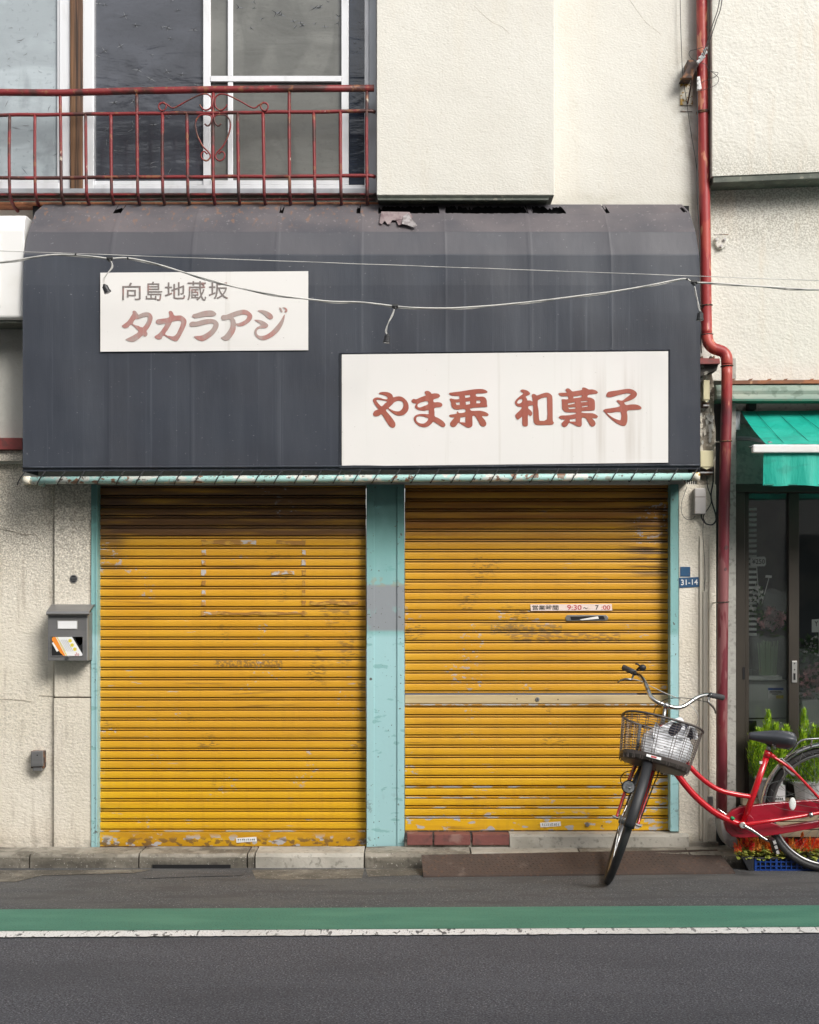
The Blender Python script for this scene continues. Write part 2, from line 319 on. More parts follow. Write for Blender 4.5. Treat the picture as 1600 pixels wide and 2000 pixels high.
m_white = mat("white_road_paint", (.84, .83, .81), .7, layers=(
    {'scale': (38, 11, 1), 'lo': .59, 'hi': .62, 'col': (.09, .09, .095), 'amt': .95, 'dist': .8},
    {'scale': 110, 'lo': .60, 'hi': .66, 'col': (.2, .2, .2), 'amt': .8, 'detail': 2},
    {'scale': (2, 2, 1), 'lo': .4, 'hi': .7, 'col': (.6, .59, .56), 'amt': .6}), bump=({'scale': 120, 's': .5, 'd': .003, 'detail': 2},))
m_kerb = mat("old_concrete_kerb", (.27, .245, .20), .9, layers=(
    {'scale': (2.5, 2.5, 8), 'lo': .38, 'hi': .62, 'col': (.12, .108, .085), 'amt': .85},
    {'scale': 35, 'lo': .5, 'hi': .7, 'col': (.09, .08, .065), 'amt': .65},
    {'scale': 9, 'lo': .45, 'hi': .6, 'col': (.42, .39, .33), 'amt': .55, 'box': (None, None, .066, None, .008)},
    {'scale': 6, 'lo': .3, 'hi': .65, 'col': (.075, .067, .055), 'amt': .8, 'box': (None, None, None, .040, .02)},
    {'scale': 90, 'lo': .64, 'hi': .68, 'col': (.55, .52, .46), 'amt': .6}), bump=({'scale': 50, 's': .8, 'd': .006}, {'scale': 8, 's': .6, 'd': .018}))
m_kerb_l = mat("pale_concrete_kerb", (.50, .47, .41), .9, layers=(
    {'scale': 5, 'lo': .42, 'hi': .65, 'col': (.30, .28, .235), 'amt': .7},
    {'scale': 40, 'lo': .55, 'hi': .7, 'col': (.2, .19, .16), 'amt': .6}), bump=({'scale': 50, 's': .6, 'd': .005}, {'scale': 8, 's': .5, 'd': .015}))
m_brick = mat("dark_red_brick", (.20, .070, .060), .8, layers=({'scale': 25, 'lo': .45, 'hi': .65, 'col': (.12, .055, .05), 'amt': .7}, {'scale': 9, 'lo': .55, 'hi': .7, 'col': (.32, .20, .17), 'amt': .6}), bump=({'scale': 60, 's': .5, 'd': .003},))
m_rustplate = mat("rusty_steel_plate", (.088, .062, .052), .7, .15, layers=(
    {'scale': (4, 4, 1), 'lo': .4, 'hi': .7, 'col': (.060, .046, .040), 'amt': .7}, {'scale': 50, 'lo': .55, 'hi': .68, 'col': (.15, .085, .055), 'amt': .5}, {'scale': (8, 8, 1), 'lo': .62, 'hi': .72, 'col': (.25, .2, .17), 'amt': .4}), bump=({'scale': 80, 's': .3, 'd': .002},))
m_steel = mat("brushed_steel", (.27, .265, .265), .38, .55, layers=({'scale': (3, 3, 40), 'lo': .4, 'hi': .7, 'col': (.2, .2, .2), 'amt': .5},), rough_var=.1)
m_steel_pale = mat("steel_edge", (.62, .61, .58), .3, .7)  # paler, shinier steel for trims, plates and hooks
m_plastic_w = mat("aged_white_plastic", (.74, .735, .72), .45, layers=({'scale': 4, 'lo': .5, 'hi': .75, 'col': (.6, .58, .53), 'amt': .4},))
m_plastic_c = mat("cream_plastic", (.62, .565, .36), .5, layers=({'scale': 12, 'lo': .5, 'hi': .7, 'col': (.5, .43, .27), 'amt': .5},))
m_plastic_g = mat("grey_plastic", (.46, .435, .42), .5, layers=({'scale': 12, 'lo': .5, 'hi': .7, 'col': (.34, .32, .30), 'amt': .5},))
m_conduit = mat("beige_conduit", (.68, .63, .53), .6, layers=({'scale': (30, 30, 3), 'lo': .5, 'hi': .7, 'col': (.42, .37, .29), 'amt': .4},))
m_cable = mat("black_cable", (.02, .021, .022), .5)
m_cable_w = mat("pale_cable", (.56, .55, .52), .5, layers=({'scale': (6, 6, 6), 'lo': .5, 'hi': .6, 'col': (.3, .3, .29), 'amt': .7},))
m_rubber = mat("black_rubber", (.022, .022, .024), .55, layers=({'scale': 14, 'lo': .4, 'hi': .7, 'col': (.05, .048, .046), 'amt': .6},))
m_grip = mat("grey_grip", (.055, .055, .06), .6)
m_saddle = mat("grey_vinyl_saddle", (.060, .064, .076), .36, layers=({'scale': 8, 'lo': .5, 'hi': .8, 'col': (.085, .087, .095), 'amt': .5},), bump=({'scale': 300, 's': .1, 'd': .001},))
m_chrome = mat("chrome", (.62, .61, .60), .17, 1.0, layers=({'scale': 30, 'lo': .6, 'hi': .68, 'col': (.25, .18, .13), 'amt': .7},), rough_var=.08)
m_chrome_d = mat("dull_chrome", (.30, .30, .30), .32, .9)
m_bikered = mat("red_bicycle_enamel", (.56, .006, .016), .2, coat=.6, layers=({'scale': 25, 'lo': .6, 'hi': .75, 'col': (.42, .01, .015), 'amt': .4},), rough_var=.06)
m_casered = mat("red_chain_case", (.33, .006, .022), .32, coat=.3, layers=({'scale': 10, 'lo': .5, 'hi': .75, 'col': (.25, .01, .02), 'amt': .5},))
m_wirebrown = mat("bronze_basket_wire", (.085, .070, .064), .4, .3)
m_bag = mat("white_plastic_bag", (.84, .85, .88), .40, bump=({'scale': 12, 's': .5, 'd': .02, 'dist': .6},))
m_navy = mat("navy_cloth", (.012, .013, .028), .8, bump=({'scale': 20, 's': .4, 'd': .01},))
m_lens = mat("headlamp_lens", (.5, .5, .52), .12, .3, bump=({'scale': 130, 's': .6, 'd': .003, 'kind': 'v'},))
m_teal = mat("teal_awning_cloth", (.012, .46, .345), .5, layers=({'scale': (6, 6, 2), 'lo': .4, 'hi': .7, 'col': (.04, .56, .44), 'amt': .6}, {'scale': (9, 9, 20), 'lo': .55, 'hi': .7, 'col': (.02, .22, .17), 'amt': .4}), bump=({'scale': (12, 12, 3), 's': .6, 'd': .03},))
m_fascia = mat("grey_green_fascia", (.22, .30, .25), .6, layers=({'scale': (3, 3, 12), 'lo': .4, 'hi': .7, 'col': (.40, .43, .36), 'amt': .7}, {'scale': 20, 'lo': .55, 'hi': .65, 'col': (.12, .17, .13), 'amt': .6}))
m_fascia_g = mat("green_fascia_lip", (.05, .16, .11), .6, layers=({'scale': 20, 'lo': .5, 'hi': .65, 'col': (.1, .14, .1), 'amt': .6},))
m_copper = mat("rusted_flashing", (.33, .12, .05), .7, layers=({'scale': (9, 9, 20), 'lo': .4, 'hi': .6, 'col': (.16, .07, .04), 'amt': .8}, {'scale': 20, 'lo': .6, 'hi': .7, 'col': (.5, .28, .15), 'amt': .8}))
m_redtile = mat("red_eave_tile", (.25, .055, .05), .5, layers=({'scale': 18, 'lo': .5, 'hi': .65, 'col': (.12, .05, .045), 'amt': .7},))
m_brownframe = mat("bronze_aluminium", (.052, .044, .036), .4, .3, layers=({'scale': (6, 6, 2), 'lo': .4, 'hi': .7, 'col': (.075, .064, .05), 'amt': .6},))
m_enamel_b = mat("blue_enamel_plate", (.035, .10, .20), .35, layers=({'scale': 60, 'lo': .62, 'hi': .68, 'col': (.16, .12, .1), 'amt': .7},))
m_platewhite = mat("plate_white", (.8, .8, .8), .5)
m_paper = mat("paper_label", (.84, .83, .81), .7, layers=({'scale': 50, 'lo': .5, 'hi': .7, 'col': (.6, .55, .5), 'amt': .4},))
m_paper_p = mat("pinkish_sticker", (.80, .66, .60), .6, layers=({'scale': 30, 'lo': .5, 'hi': .7, 'col': (.72, .55, .45), 'amt': .6},))
m_orange = mat("orange_print", (.85, .27, .03), .5)
m_yprint = mat("yellow_print", (.75, .62, .06), .5)
m_blue = mat("blue_crate_plastic", (.004, .040, .22), .45)
m_tray = mat("black_tray_plastic", (.018, .019, .022), .5)
m_pot = mat("white_pot", (.62, .62, .62), .5)
m_plank = mat("pale_planks", (.50, .42, .29), .75, layers=({'scale': (2, 30, 40), 'lo': .4, 'hi': .7, 'col': (.34, .27, .18), 'amt': .7},))
m_conifer = [mat("lime_conifer_foliage", (.34, .52, .02), .6), mat("green_conifer_foliage", (.13, .28, .015), .6)]
m_stem = mat("brown_stem", (.06, .045, .03), .8)
m_leaf = mat("yellow_green_leaf", (.62, .62, .14), .5, layers=({'scale': 30, 'lo': .4, 'hi': .6, 'col': (.10, .17, .02), 'amt': .8},))
m_darkleaf = mat("dark_leaf", (.08, .17, .05), .5)
m_bloom = [mat("scarlet_plume", (.92, .055, .025), .6, layers=({'scale': 60, 'lo': .45, 'hi': .6, 'col': (.95, .30, .07), 'amt': .7},)), mat("orange_plume", (.95, .30, .05), .6, layers=({'scale': 60, 'lo': .5, 'hi': .65, 'col': (.9, .45, .08), 'amt': .8},)), mat("crimson_plume", (.62, .015, .02), .6)]
m_pink = mat("pink_petals", (.92, .58, .60), .6, layers=({'scale': 25, 'lo': .45, 'hi': .6, 'col': (.75, .62, .62), 'amt': .8},))
m_stone = mat("grey_stone", (.36, .35, .34), .7, layers=({'scale': 12, 'lo': .45, 'hi': .65, 'col': (.20, .19, .18), 'amt': .7},), bump=({'scale': 20, 's': .4, 'd': .006},))
m_cabinet = mat("dusty_white_cabinet", (.78, .80, .77), .5, layers=({'scale': 5, 'lo': .45, 'hi': .7, 'col': (.62, .64, .61), 'amt': .6},))
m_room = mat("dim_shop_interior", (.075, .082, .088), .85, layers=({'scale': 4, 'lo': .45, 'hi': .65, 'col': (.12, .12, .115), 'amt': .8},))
m_opp = mat("opposite_plaster", (.52, .50, .47), .85)
m_oppglass = mat("opposite_window_glass", (.03, .035, .04), .1)
m_bracket = mat("rusted_bracket", (.06, .038, .032), .7, layers=({'scale': 30, 'lo': .5, 'hi': .62, 'col': (.24, .11, .05), 'amt': .8},))
m_rustyw = mat("rust_specked_white", (.70, .66, .55), .6, layers=({'scale': 32, 'lo': .54, 'hi': .58, 'col': (.40, .24, .04), 'amt': 1}, {'scale': 60, 'lo': .62, 'hi': .65, 'col': (.05, .04, .03), 'amt': 1}))
m_porcelain = mat("grey_porcelain", (.5, .5, .5), .3)
m_stain = mat("exposed_render", (.40, .35, .28), .9, layers=({'scale': 14, 'lo': .42, 'hi': .6, 'col': (.17, .15, .12), 'amt': .8}, {'scale': 30, 'lo': .55, 'hi': .62, 'col': (.7, .66, .56), 'amt': .7}), bump=({'scale': 25, 's': .9, 'd': .012},))

def frosted(name, base, rough=.10):
    m = mat(name, base, rough, layers=(
        {'scale': (1.6, 1.6, 4), 'lo': .42, 'hi': .62, 'col': tuple(min(1, c*1.55) for c in base), 'amt': .6, 'dist': .6},
        {'scale': (5, 5, 2.2), 'lo': .48, 'hi': .64, 'col': tuple(c*.62 for c in base), 'amt': .5, 'dist': .8},
        {'scale': (30, 30, 40), 'lo': .6, 'hi': .66, 'col': tuple(c*.7 for c in base), 'amt': .3}),
        bump=({'scale': (2.2, 2.2, 7), 's': .16, 'd': .02, 'dist': 1.0}, {'scale': (14, 14, 22), 's': .10, 'd': .005}, {'scale': 70, 's': .10, 'd': .002}), spec=.75)
    return m
m_pane_l = frosted("pale_patterned_glass", (.30, .34, .36))
m_pane_d = frosted("dark_patterned_glass", (.050, .054, .066))
m_pane_m = frosted("grey_patterned_glass", (.120, .122, .112), .28)
m_pane_r = frosted("blue_dark_glass", (.020, .028, .045))
m_star = mat("etched_star_edge", (.19, .20, .215), .15)
m_star_d = mat("etched_star_shade", (.05, .052, .058), .2)
def clearglass(name, tint=(.9, .94, .92), gl=.12, rough=.02, alpha=1.0):
    m = bpy.data.materials.new(name); m.use_nodes = True; t = m.node_tree; N = t.nodes; L = t.links
    N.remove(N["Principled BSDF"]); out = N["Material Output"]
    tr = N.new("ShaderNodeBsdfTransparent"); tr.inputs[0].default_value = (*tint, 1)
    g = N.new("ShaderNodeBsdfGlossy"); g.inputs["Roughness"].default_value = rough
    fr = N.new("ShaderNodeFresnel"); fr.inputs[0].default_value = 1.5
    ad = N.new("ShaderNodeMath"); ad.operation = 'ADD'; ad.inputs[1].default_value = gl-.04; L.new(fr.outputs[0], ad.inputs[0])
    mx = N.new("ShaderNodeMixShader"); L.new(ad.outputs[0], mx.inputs[0]); L.new(tr.outputs[0], mx.inputs[1]); L.new(g.outputs[0], mx.inputs[2]); L.new(mx.outputs[0], out.inputs[0])
    return m
m_glass = clearglass("shop_window_glass", (.95, .97, .96), .075)
m_cello = mat("cellophane", (.88, .92, .90), .22, bump=({'scale': 26, 's': .8, 'd': .02, 'dist': .5},), spec=.9); m_cello.node_tree.nodes["Principled BSDF"].inputs["Alpha"].default_value = .24

# ------------------------------------------------------------------ ground
L0, L1 = 1823.5, 1814.5            # the road marking rises slightly to the right
def band(y0l, y0r, y1l, y1r, z, name, m, x0=-3000, x1=4600, nx=1):
    b = MB(); 
    def yy(a, c, px): return a+(c-a)*px/1600
    p = [G(0, y0l, z), G(1600, y0r, z), G(0, y1l, z), G(1600, y1r, z)]
    def ext(a, c, t): return a+(c-a)*t
    vs_ = [ext(p[0], p[1], -6), ext(p[0], p[1], 7), ext(p[2], p[3], 7), ext(p[2], p[3], -6)]
    b.add(vs_, [(0, 1, 2, 3)]); return struct(b, name, m)
b = MB(); b.add([(-60, -60, 0), (60, -60, 0), (60, 30, 0), (-60, 30, 0)], [(0, 1, 2, 3)]); struct(b, "road", m_asphalt)
band(1640, 1636, 1777, 1768, .004, "road_shoulder", m_shoulder)
band(1776, 1768, 1818, 1810, .008, "green_lane", m_green)
# worn white edge line with ragged borders
b = MB(); n = 420
for i in range(n):
    x0 = -600+i*(3000/n); x1 = -600+(i+1)*(3000/n)
    if i == 0: ra = R.uniform(-.8, .8); rb = R.uniform(-.4, .4)
    ra2 = R.uniform(-.5, .5); rb2 = R.uniform(-.5, .5)
    f = lambda px, o: (1816.6+(-9.0)*px/1600+o)
    g = lambda px, o: (1830.2+(-8.6)*px/1600+o)
    b.add([G(x0, g(x0, rb), .006), G(x1, g(x1, rb2), .006), G(x1, f(x1, ra2), .006), G(x0, f(x0, ra), .006)], [(0, 1, 2, 3)])
    ra, rb = ra2, rb2
struct(b, "white_edge_line", m_white)
# gutter patches of pale cement in front of the kerb
for k, (pts, m) in enumerate((([(492, 1699), (500, 1716), (560, 1718), (705, 1715), (712, 1697)], m_kerb), ([(715, 1697), (718, 1712), (824, 1709), (824, 1695)], m_kerb),
        ([(-40, 1700), (-40, 1722), (30, 1722), (80, 1710), (260, 1705), (300, 1698)], m_kerb), ([(300, 1700), (280, 1716), (380, 1712), (470, 1710), (482, 1699)], m_shoulder))):
    b = MB(); n = len(pts); pl = [(p[0]+R.uniform(-2, 2), p[1]) for p in pts]
    vs_ = [G(x, y, .0055+.0005*k) for x, y in pl]; b.add(vs_, [tuple(range(n))]); struct(b, "gutter_patch", m)

# kerb: separate stones
kerb = bpy.data.objects.new("kerb", None); COL.objects.link(kerb); kerb["kind"] = "structure"; kerb.location = (0, -.2, 0)
b = MB(); b.box(-9, 9, -.205, 1.2, -.05, .052); b.build("kerb_bed", m_kerb, kerb)
joints = [-760, -550, -330, -150, 60, 273, 484, 499, 712, 920, 1133, 1346, 1560, 1780, 2000, 2230]
for i in range(len(joints)-1):
    a, c = joints[i], joints[i+1]; m = m_kerb_l if a in (499, 920) else m_kerb
    rise = .010*(a+c)/2/1600                # follows the slight slope of the street
    y0 = -.225+R.uniform(-.004, .004)
    xa, xb = xx(a, -.2)+.004, xx(c, -.2)-.004; nseg = 8
    prof = [(y0, -.03), (y0, .060), (y0+.018, .077), (-.02, .082)]
    b = MB(); 
    for s_ in range(nseg+1):
        x = xa+(xb-xa)*s_/nseg
        for q, (y, z) in enumerate(prof):
            j = .0035 if 0 < s_ < nseg else .006
            b.v.append((x, y+R.uniform(-j, j)*(q < 3), z+rise+R.uniform(-j, j)*.7*(q > 0)))
    for s_ in range(nseg):
        for q in range(3): b.f.append((s_*4+q, (s_+1)*4+q, (s_+1)*4+q+1, s_*4+q+1))
    b.f.append((0, 1, 2, 3)); b.f.append(tuple(nseg*4+q for q in (3, 2, 1, 0)))
    b.build("kerb_stone", m, kerb)
# drain slot under the third stone
b = MB(); b.box(xx(300, -.2), xx(452, -.2), -.232, -.2255, .006, .024); b.build("drain_slot", m_black, kerb)

# ------------------------------------------------------------------ the shop building
B = thing("shop_building", "cream stucco shop building with closed yellow shutters and an upstairs window", "building", (0, 0, 0))
b = MB()
b.pbox(45, 395, 1388, 946, 0, .3); b.build("wall_behind_awning", m_wall, B)
b = MB(); b.pbox(-700, 372, 45, 905, 0.0, .3); b.build("wall", m_wall, B)
b = MB(); b.pbox(735, -400, 1388, 395, 0, .3); b.build("wall", m_wall, B)
b = MB(); b.pbox(-700, 905, 105, 1664, .03, .3); b.build("lower_wall", m_wall_low, B)
b = MB(); b.pbox(106, 946, 181, 1361, 0, .3); b.pbox(105, 1363.5, 180, 1666, -.002, .3); b.build("pilaster", m_wall_low, B, bevel=.004)
b = MB(); b.pbox(1326, 946, 1399, 1652, -.01, .3); b.build("corner_pillar", m_wall_low, B, bevel=.004)
b = MB(); b.pbox(736, -400, 1083, 381, -.2, 0); b.build("bay_wall", m_wall, B, bevel=.004)
bx = P(738, 381, -.2).x; by = P(1083, 381, -.2).x; z1 = P(0, 381, -.2).z-.001; z0 = z1-.018
b = MB(); b.add([(bx, -.198, z1), (by, -.198, z1), (by, -.002, z1), (bx, -.002, z1), (bx, -.185, z0), (by-.035, -.185, z0), (by-.035, -.002, z0), (bx, -.002, z0)],
    [(0,1,2,3), (7,6,5,4), (0,4,5,1), (1,5,6,2), (2,6,7,3), (3,7,4,0)]); b.build("bay_base", m_darktrim, B, bevel=.003)
b = MB(); b.box(bx, by-.03, -.192, -.18, z0-.006, z0+.004); b.build("drip_edge", m_darktrim, B)
# ledge at the far left, red metal over a pale band
b = MB(); b.pbox(-700, 855, 44, 878, -.06, 0); b.build("ledge", m_redtile, B, bevel=.003)
b = MB(); b.pbox(-700, 880, 44, 900, -.03, 0); b.build("ledge_band", m_wall_low, B)
# wall crack lines as thin recessed strips
for pts in ([(-10, 1366), (20, 1366), (45, 1368), (62, 1370)], [(76, 1358), (90, 1359), (104, 1360)], [(0, 1033), (30, 1039), (50, 1045), (66, 1043), (75, 1050), (82, 1058)]):
    b = MB(); b.tube([P(x, y, .0285) for x, y in crom(pts, 3)], .0022, 4); b.build("crack", m_stain, B)
for pts in ([(925, 10), (945, 30), (962, 44), (980, 52), (995, 66)], [(1230, 0), (1244, 20), (1262, 44), (1285, 62), (1292, 70)]):
    b = MB(); b.tube([P(x, y, (-.2 if x < 1083 else 0)) for x, y in crom(pts, 3)], .0010, 4); b.build("crack", m_stain, B)
# black backing added so the torn holes read as deep shade
b = MB(); b.pbox(64, 402, 1346, 445, -.088, 0); b.build("hole_shade_board", m_black, B)
# sill and dark planter bed under the window
b = MB(); b.pbox(-700, 368, 736, 377, -.05, .1); b.build("window_sill", m_alu_grey, B)
b = MB(); b.pbox(-700, 377, 736, 396, -.02, .02); b.build("sill_board", m_darktrim, B)
b = MB(); b.pbox(-700, 395, 740, 401, -.10, .02); b.build("rust_streaked_flashing", m_copper, B)
b = MB(); b.pbox(-700, -400, -120, 372, 0, .3); b.build("wall", m_wall, B)
# frame of the window opening
b = MB(); b.pbox(721, -400, 735.5, 369, -.03, .1); b.build("window_jamb", m_alu_grey, B, bevel=.002)
b = MB(); b.pbox(137, -400, 161, 372, -.03, .12); b.build("timber_post", m_wood, B, bevel=.004)
# interior behind the upper window
b = MB(); b.pbox(-130, -400, 735, 370, .16, .25); b.build("dark_room_back", m_black, B)

def star(b, b2, px, py, Y, r):
    a0 = R.uniform(0, 6.28); n = R.choice((3, 4, 5))
    for k in range(n):
        a = a0+k*2*math.pi/n+R.uniform(-.3, .3); l = r*R.uniform(.6, 1.2); wd = r*.09
        dx, dy = math.cos(a), math.sin(a)*.75
        c = b if (k % 2) else b2
        c.add([P(px-dy*wd, py+dx*wd, Y), P(px+dx*l, py+dy*l, Y), P(px+dy*wd, py-dx*wd, Y)], [(0, 1, 2)])
W = thing("window", "upstairs window with pale curtained glass left of the timber post", "window", P(10, 372, 0), "upstairs windows")
b = MB(); b.pbox(116, -400, 137, 372, -.01, .06); b.pbox(-120, 357, 116, 369, -.01, .06); b.build("frame", m_alu, W, bevel=.003)
b = MB(); b.pbox(-120, 345, 118, 357, .0, .05); b.pbox(112, -400, 118, 345, .0, .05); b.build("sash", m_alu, W, bevel=.002)
b = MB(); b.pbox(-120, -400, 113, 346, .02, .03); b.build("pane", m_pane_l, W)
b, b2 = MB(), MB()
for i in range(26): star(b, b2, R.uniform(0, 110), R.uniform(0, 340), .0185, R.uniform(6, 13))
b.build("etched_stars", m_star, W, kind="stuff", fix=False)
W = thing("window", "wide upstairs sliding window with dark glass and a pale fly screen", "window", P(440, 372, 0), "upstairs windows")
b = MB(); b.pbox(161, -400, 183, 372, -.012, .07); b.pbox(183, 361, 721, 372, -.012, .07); b.pbox(712, -400, 721, 361, -.005, .07); b.build("frame", m_alu, W, bevel=.003)
b = MB(); b.pbox(183, 353, 400, 361, .02, .05); b.pbox(397, -400, 411, 361, .005, .05); b.build("sash", m_alu, W, bevel=.002)
b = MB(); b.pbox(183, -400, 397, 353, .034, .042); b.build("pane", m_pane_d, W)
b = MB(); b.pbox(411, 352, 681, 361, -.002, .03); b.pbox(667, -400, 681, 352, -.002, .03); b.build("sash", m_alu, W, bevel=.002)
b = MB(); b.pbox(411, 148, 667, 159, .0, .022); b.build("screen_rail", m_alu, W, bevel=.002)
b = MB(); b.pbox(445, -400, 455, 148, .004, .02); b.pbox(445, 159, 455, 352, .004, .02); b.build("screen_stile", m_alu, W, bevel=.002)
b = MB(); b.pbox(411, -400, 667, 352, .024, .032); b.build("pane", m_pane_m, W)
b = MB(); b.pbox(681, -400, 712, 361, .034, .042); b.build("pane", m_pane_r, W)
b, b2 = MB(), MB()
for i in range(48): star(b, b2, R.uniform(186, 394), R.uniform(0, 345), .0325, R.uniform(6, 13))
for i in range(22): star(b, b2, R.uniform(460, 662), R.uniform(0, 60), .0225, R.uniform(6, 13))
for i in range(5): star(b, b2, R.uniform(688, 708), R.uniform(10, 180), .0325, R.uniform(4, 8))
b.build("etched_stars", m_star, W, kind="stuff", fix=False); b2.build("etched_stars", m_star_d, W, kind="stuff", fix=False)

# ------------------------------------------------------------------ red railing
RY = -.17
RL = thing("balcony_railing", "rusty red wrought iron railing with scrolls below the upstairs window", "railing", P(360, 398, RY))
def slope(px, y0, y1): return y0+(y1-y0)*px/732
b = MB(); pts = [(-500, 186.5), (0, 180.5), (120, 181.5), (250, 178), (420, 175), (600, 173.5), (731, 172.5)]
b.tube([P(x, y, RY) for x, y in pts], .0190, 10); b.build("top_rail", m_redrail, RL, smooth=True)
for (y0, y1) in ((225, 217), (347.5, 343.5)):
    b = MB(); pp = [P(x, slope(x, y0, y1)+R.uniform(-.7, .7), RY) for x in range(-500, 726, 45)]+[P(726, y1, RY), P(733, y1+2, RY+.01)]
    b.tube(pp, .0100, 6); b.build("horizontal_bar", m_redrail, RL, smooth=True)
balx = [18, 68, 119, 168, 217, 268, 317, 366, 416, 465, 515, 565, 614, 665, 716]
balx = [18-50*k for k in range(9, 0, -1)]+balx
for i, x in enumerate(balx):
    top = slope(x, 225, 217)
    if x in (119, 268, 416, 565, 716): top = slope(x, 181, 173)
    zt = P(x, top, RY).z; zb = P(x, 372, RY).z; X = P(x, 300, RY).x; lean = R.uniform(-.004, .004)
    pts = [(X+lean, RY, zt), (X, RY, (zt+zb)/2), (X+.003, RY, zb), (X+.003, RY+.012, zb-.03), (X+.003, RY+.045, zb-.052), (X+.003, RY+.12, zb-.066), (X+.003, -.005, zb-.07)]
    b = MB(); b.tube(crom(pts, 3), .0095, 6); b.build("baluster", m_redrail, RL, smooth=True)
for k in range(5):
    y = RY+.012+k*.034; z = P(0, 372, RY).z-(.03, .050, .060, .066, .069)[k]
    b = MB(); b.tube([(xx(-500, RY), y, z+.009), (xx(733, RY), y, z+.013)], .0055, 6); b.build("floor_rod", m_redrail, RL)
def scroll(pts, mir=None):
    b = MB(); pts = crom(pts, 4)
    if mir is not None: pts = [(2*mir-x, y) for x, y in pts]
    b.tube([P(x, y, RY-.012) for x, y in pts], .0046, 6); b.build("scroll", m_redrail, RL, smooth=True)
side = [(522, 204), (515, 200), (509, 206), (512, 214), (519, 216), (524, 209), (520, 201), (508, 204), (495, 211), (470, 198), (445, 186), (430, 184), (421, 191), (420, 205), (425, 213), (434, 215), (442, 208), (443, 204)]
scroll(side); scroll(side, 417)
heart = [(432, 242), (426, 246), (420, 240), (419, 228), (428, 224), (442, 226), (450, 240), (447, 262), (436, 285), (424, 298), (421, 307), (428, 314), (437, 310), (439, 301), (433, 296), (427, 301)]
scroll(heart); scroll(heart, 416)

# ------------------------------------------------------------------ dark awning over the shutters
AY = -.3
AWN = thing("shop_awning", "faded charcoal vinyl box awning with torn top and two white sign panels", "awning", P(706, 930, AY))
prof = [(-.10, 3.638), (-.160, 3.578), (-.240, 3.448), (-.290, 3.312), (-.299, 3.15), (-.301, 3.0), (-.302, 2.75), (-.302, 2.5), (-.301, 2.3), (-.30, 2.168), (-.298, 2.150)]
XA, XB = xx(45, AY), xx(1367.5, AY)
ribs = [xx(v, AY) for v in (45, 215, 375, 540, 705, 870, 1037, 1195, 1367)]
def askin(x, i, yz):
    y, z = yz
    e = 0
    for r_ in ribs: e += math.exp(-((x-r_)/.009)**2)*.0012+math.exp(-((x-r_)/.06)**2)*.0012
    # the two end edges pull in towards the wall at the top
    k = (x-(XA+XB)/2)/((XB-XA)/2)
    inset = .035*max(0, (z-3.2)/.46)**2*0
    sag = .004*math.sin(x*5.1+z*2)+.003*math.sin(x*13+z*5)
    if i < 1: sag = 0; e = 0
    bow = .006 if i in (1,) else 0
    ins = (.060, .030, .013, .004, .001)[i] if i < 5 else 0
    x = (XA+XB)/2+(x-(XA+XB)/2)*(1-ins/((XB-XA)/2))
    return (x, y-e*.9-sag*.6, z+(e*.5 if i < 4 else 0)-.012*(1-math.exp(-4*min(x-XA, XB-x)))*(i == 1)*.6+(.012*(x-XA)/(XB-XA) if i >= 8 else 0))
cols = [XA+(XB-XA)*k/330 for k in range(331)]
holes = [(xx(739, 0), xx(862, 0)), (xx(871, 0), xx(1032, 0)), (xx(1042, 0), xx(1108, 0))]
small = [(xx(1335, 0), xx(1343, 0)), (xx(225, 0), xx(238, 0)), (xx(548, 0), xx(556, 0)), (xx(697, 0), xx(704, 0)), (xx(1186, 0), xx(1192, 0))]
b = MB(); np_ = len(prof)
for x in cols:
    for i, yz in enumerate(prof): b.v.append(askin(x, i, yz))
for c in range(330):
    xm = (cols[c]+cols[c+1])/2; hole = any(a < xm < d for a, d in holes); sm = any(a < xm < d for a, d in small)
    for i in range(np_-1):
        if i == 0 and (hole or sm): continue
        b.f.append((c*np_+i, (c+1)*np_+i, (c+1)*np_+i+1, c*np_+i+1))
# ragged strips left along the holes
def lerp3(a, c, t): return tuple(a[k]+(c[k]-a[k])*t for k in range(3))
for a, d in holes+small:
    n = max(4, int((d-a)/.010)); big = (a, d) in holes
    tl = [R.uniform(.15, .38) if big else R.uniform(.1, .7) for _ in range(n+1)]; bl = [R.uniform(.93, 1.0) for _ in range(n+1)]
    for _ in range(3 if big else 0): tl[R.randrange(n)] = .6
    if big: tl[0] = .9; tl[n] = .9
    for k in range(n):
        x0 = a+(d-a)*k/n; x1 = a+(d-a)*(k+1)/n
        A0, A1 = askin(x0, 0, prof[0]), askin(x0, 1, prof[1]); B0, B1 = askin(x1, 0, prof[0]), askin(x1, 1, prof[1])
        m_ = len(b.v); b.v += [A0, B0, lerp3(B0, B1, tl[k+1]), lerp3(A0, A1, tl[k])]; b.f.append((m_, m_+1, m_+2, m_+3))
        m_ = len(b.v); b.v += [lerp3(A0, A1, bl[k]), lerp3(B0, B1, bl[k+1]), B1, A1]; b.f.append((m_, m_+1, m_+2, m_+3))
b.build("canopy_skin", m_awning, AWN, smooth=False)
for x, sgn in ((XA+.0015, 1), (XB-.0015, -1)):
    b = MB(); poly = [(y+.002, z-.002) for y, z in prof]+[(0, 2.15), (0, 3.62)]
    ix = lambda z: sgn*(.060 if z > 3.61 else .030*max(0, (z-3.448)/.132)+.013 if z > 3.448 else .013*max(0, (z-3.15)/.298))
    b.prism(poly, lambda y, z: (x+ix(z)+sgn*.001, y, z), lambda y, z: (x+ix(z)+sgn*.003, y, z)); b.build("side_panel", m_awning, AWN)
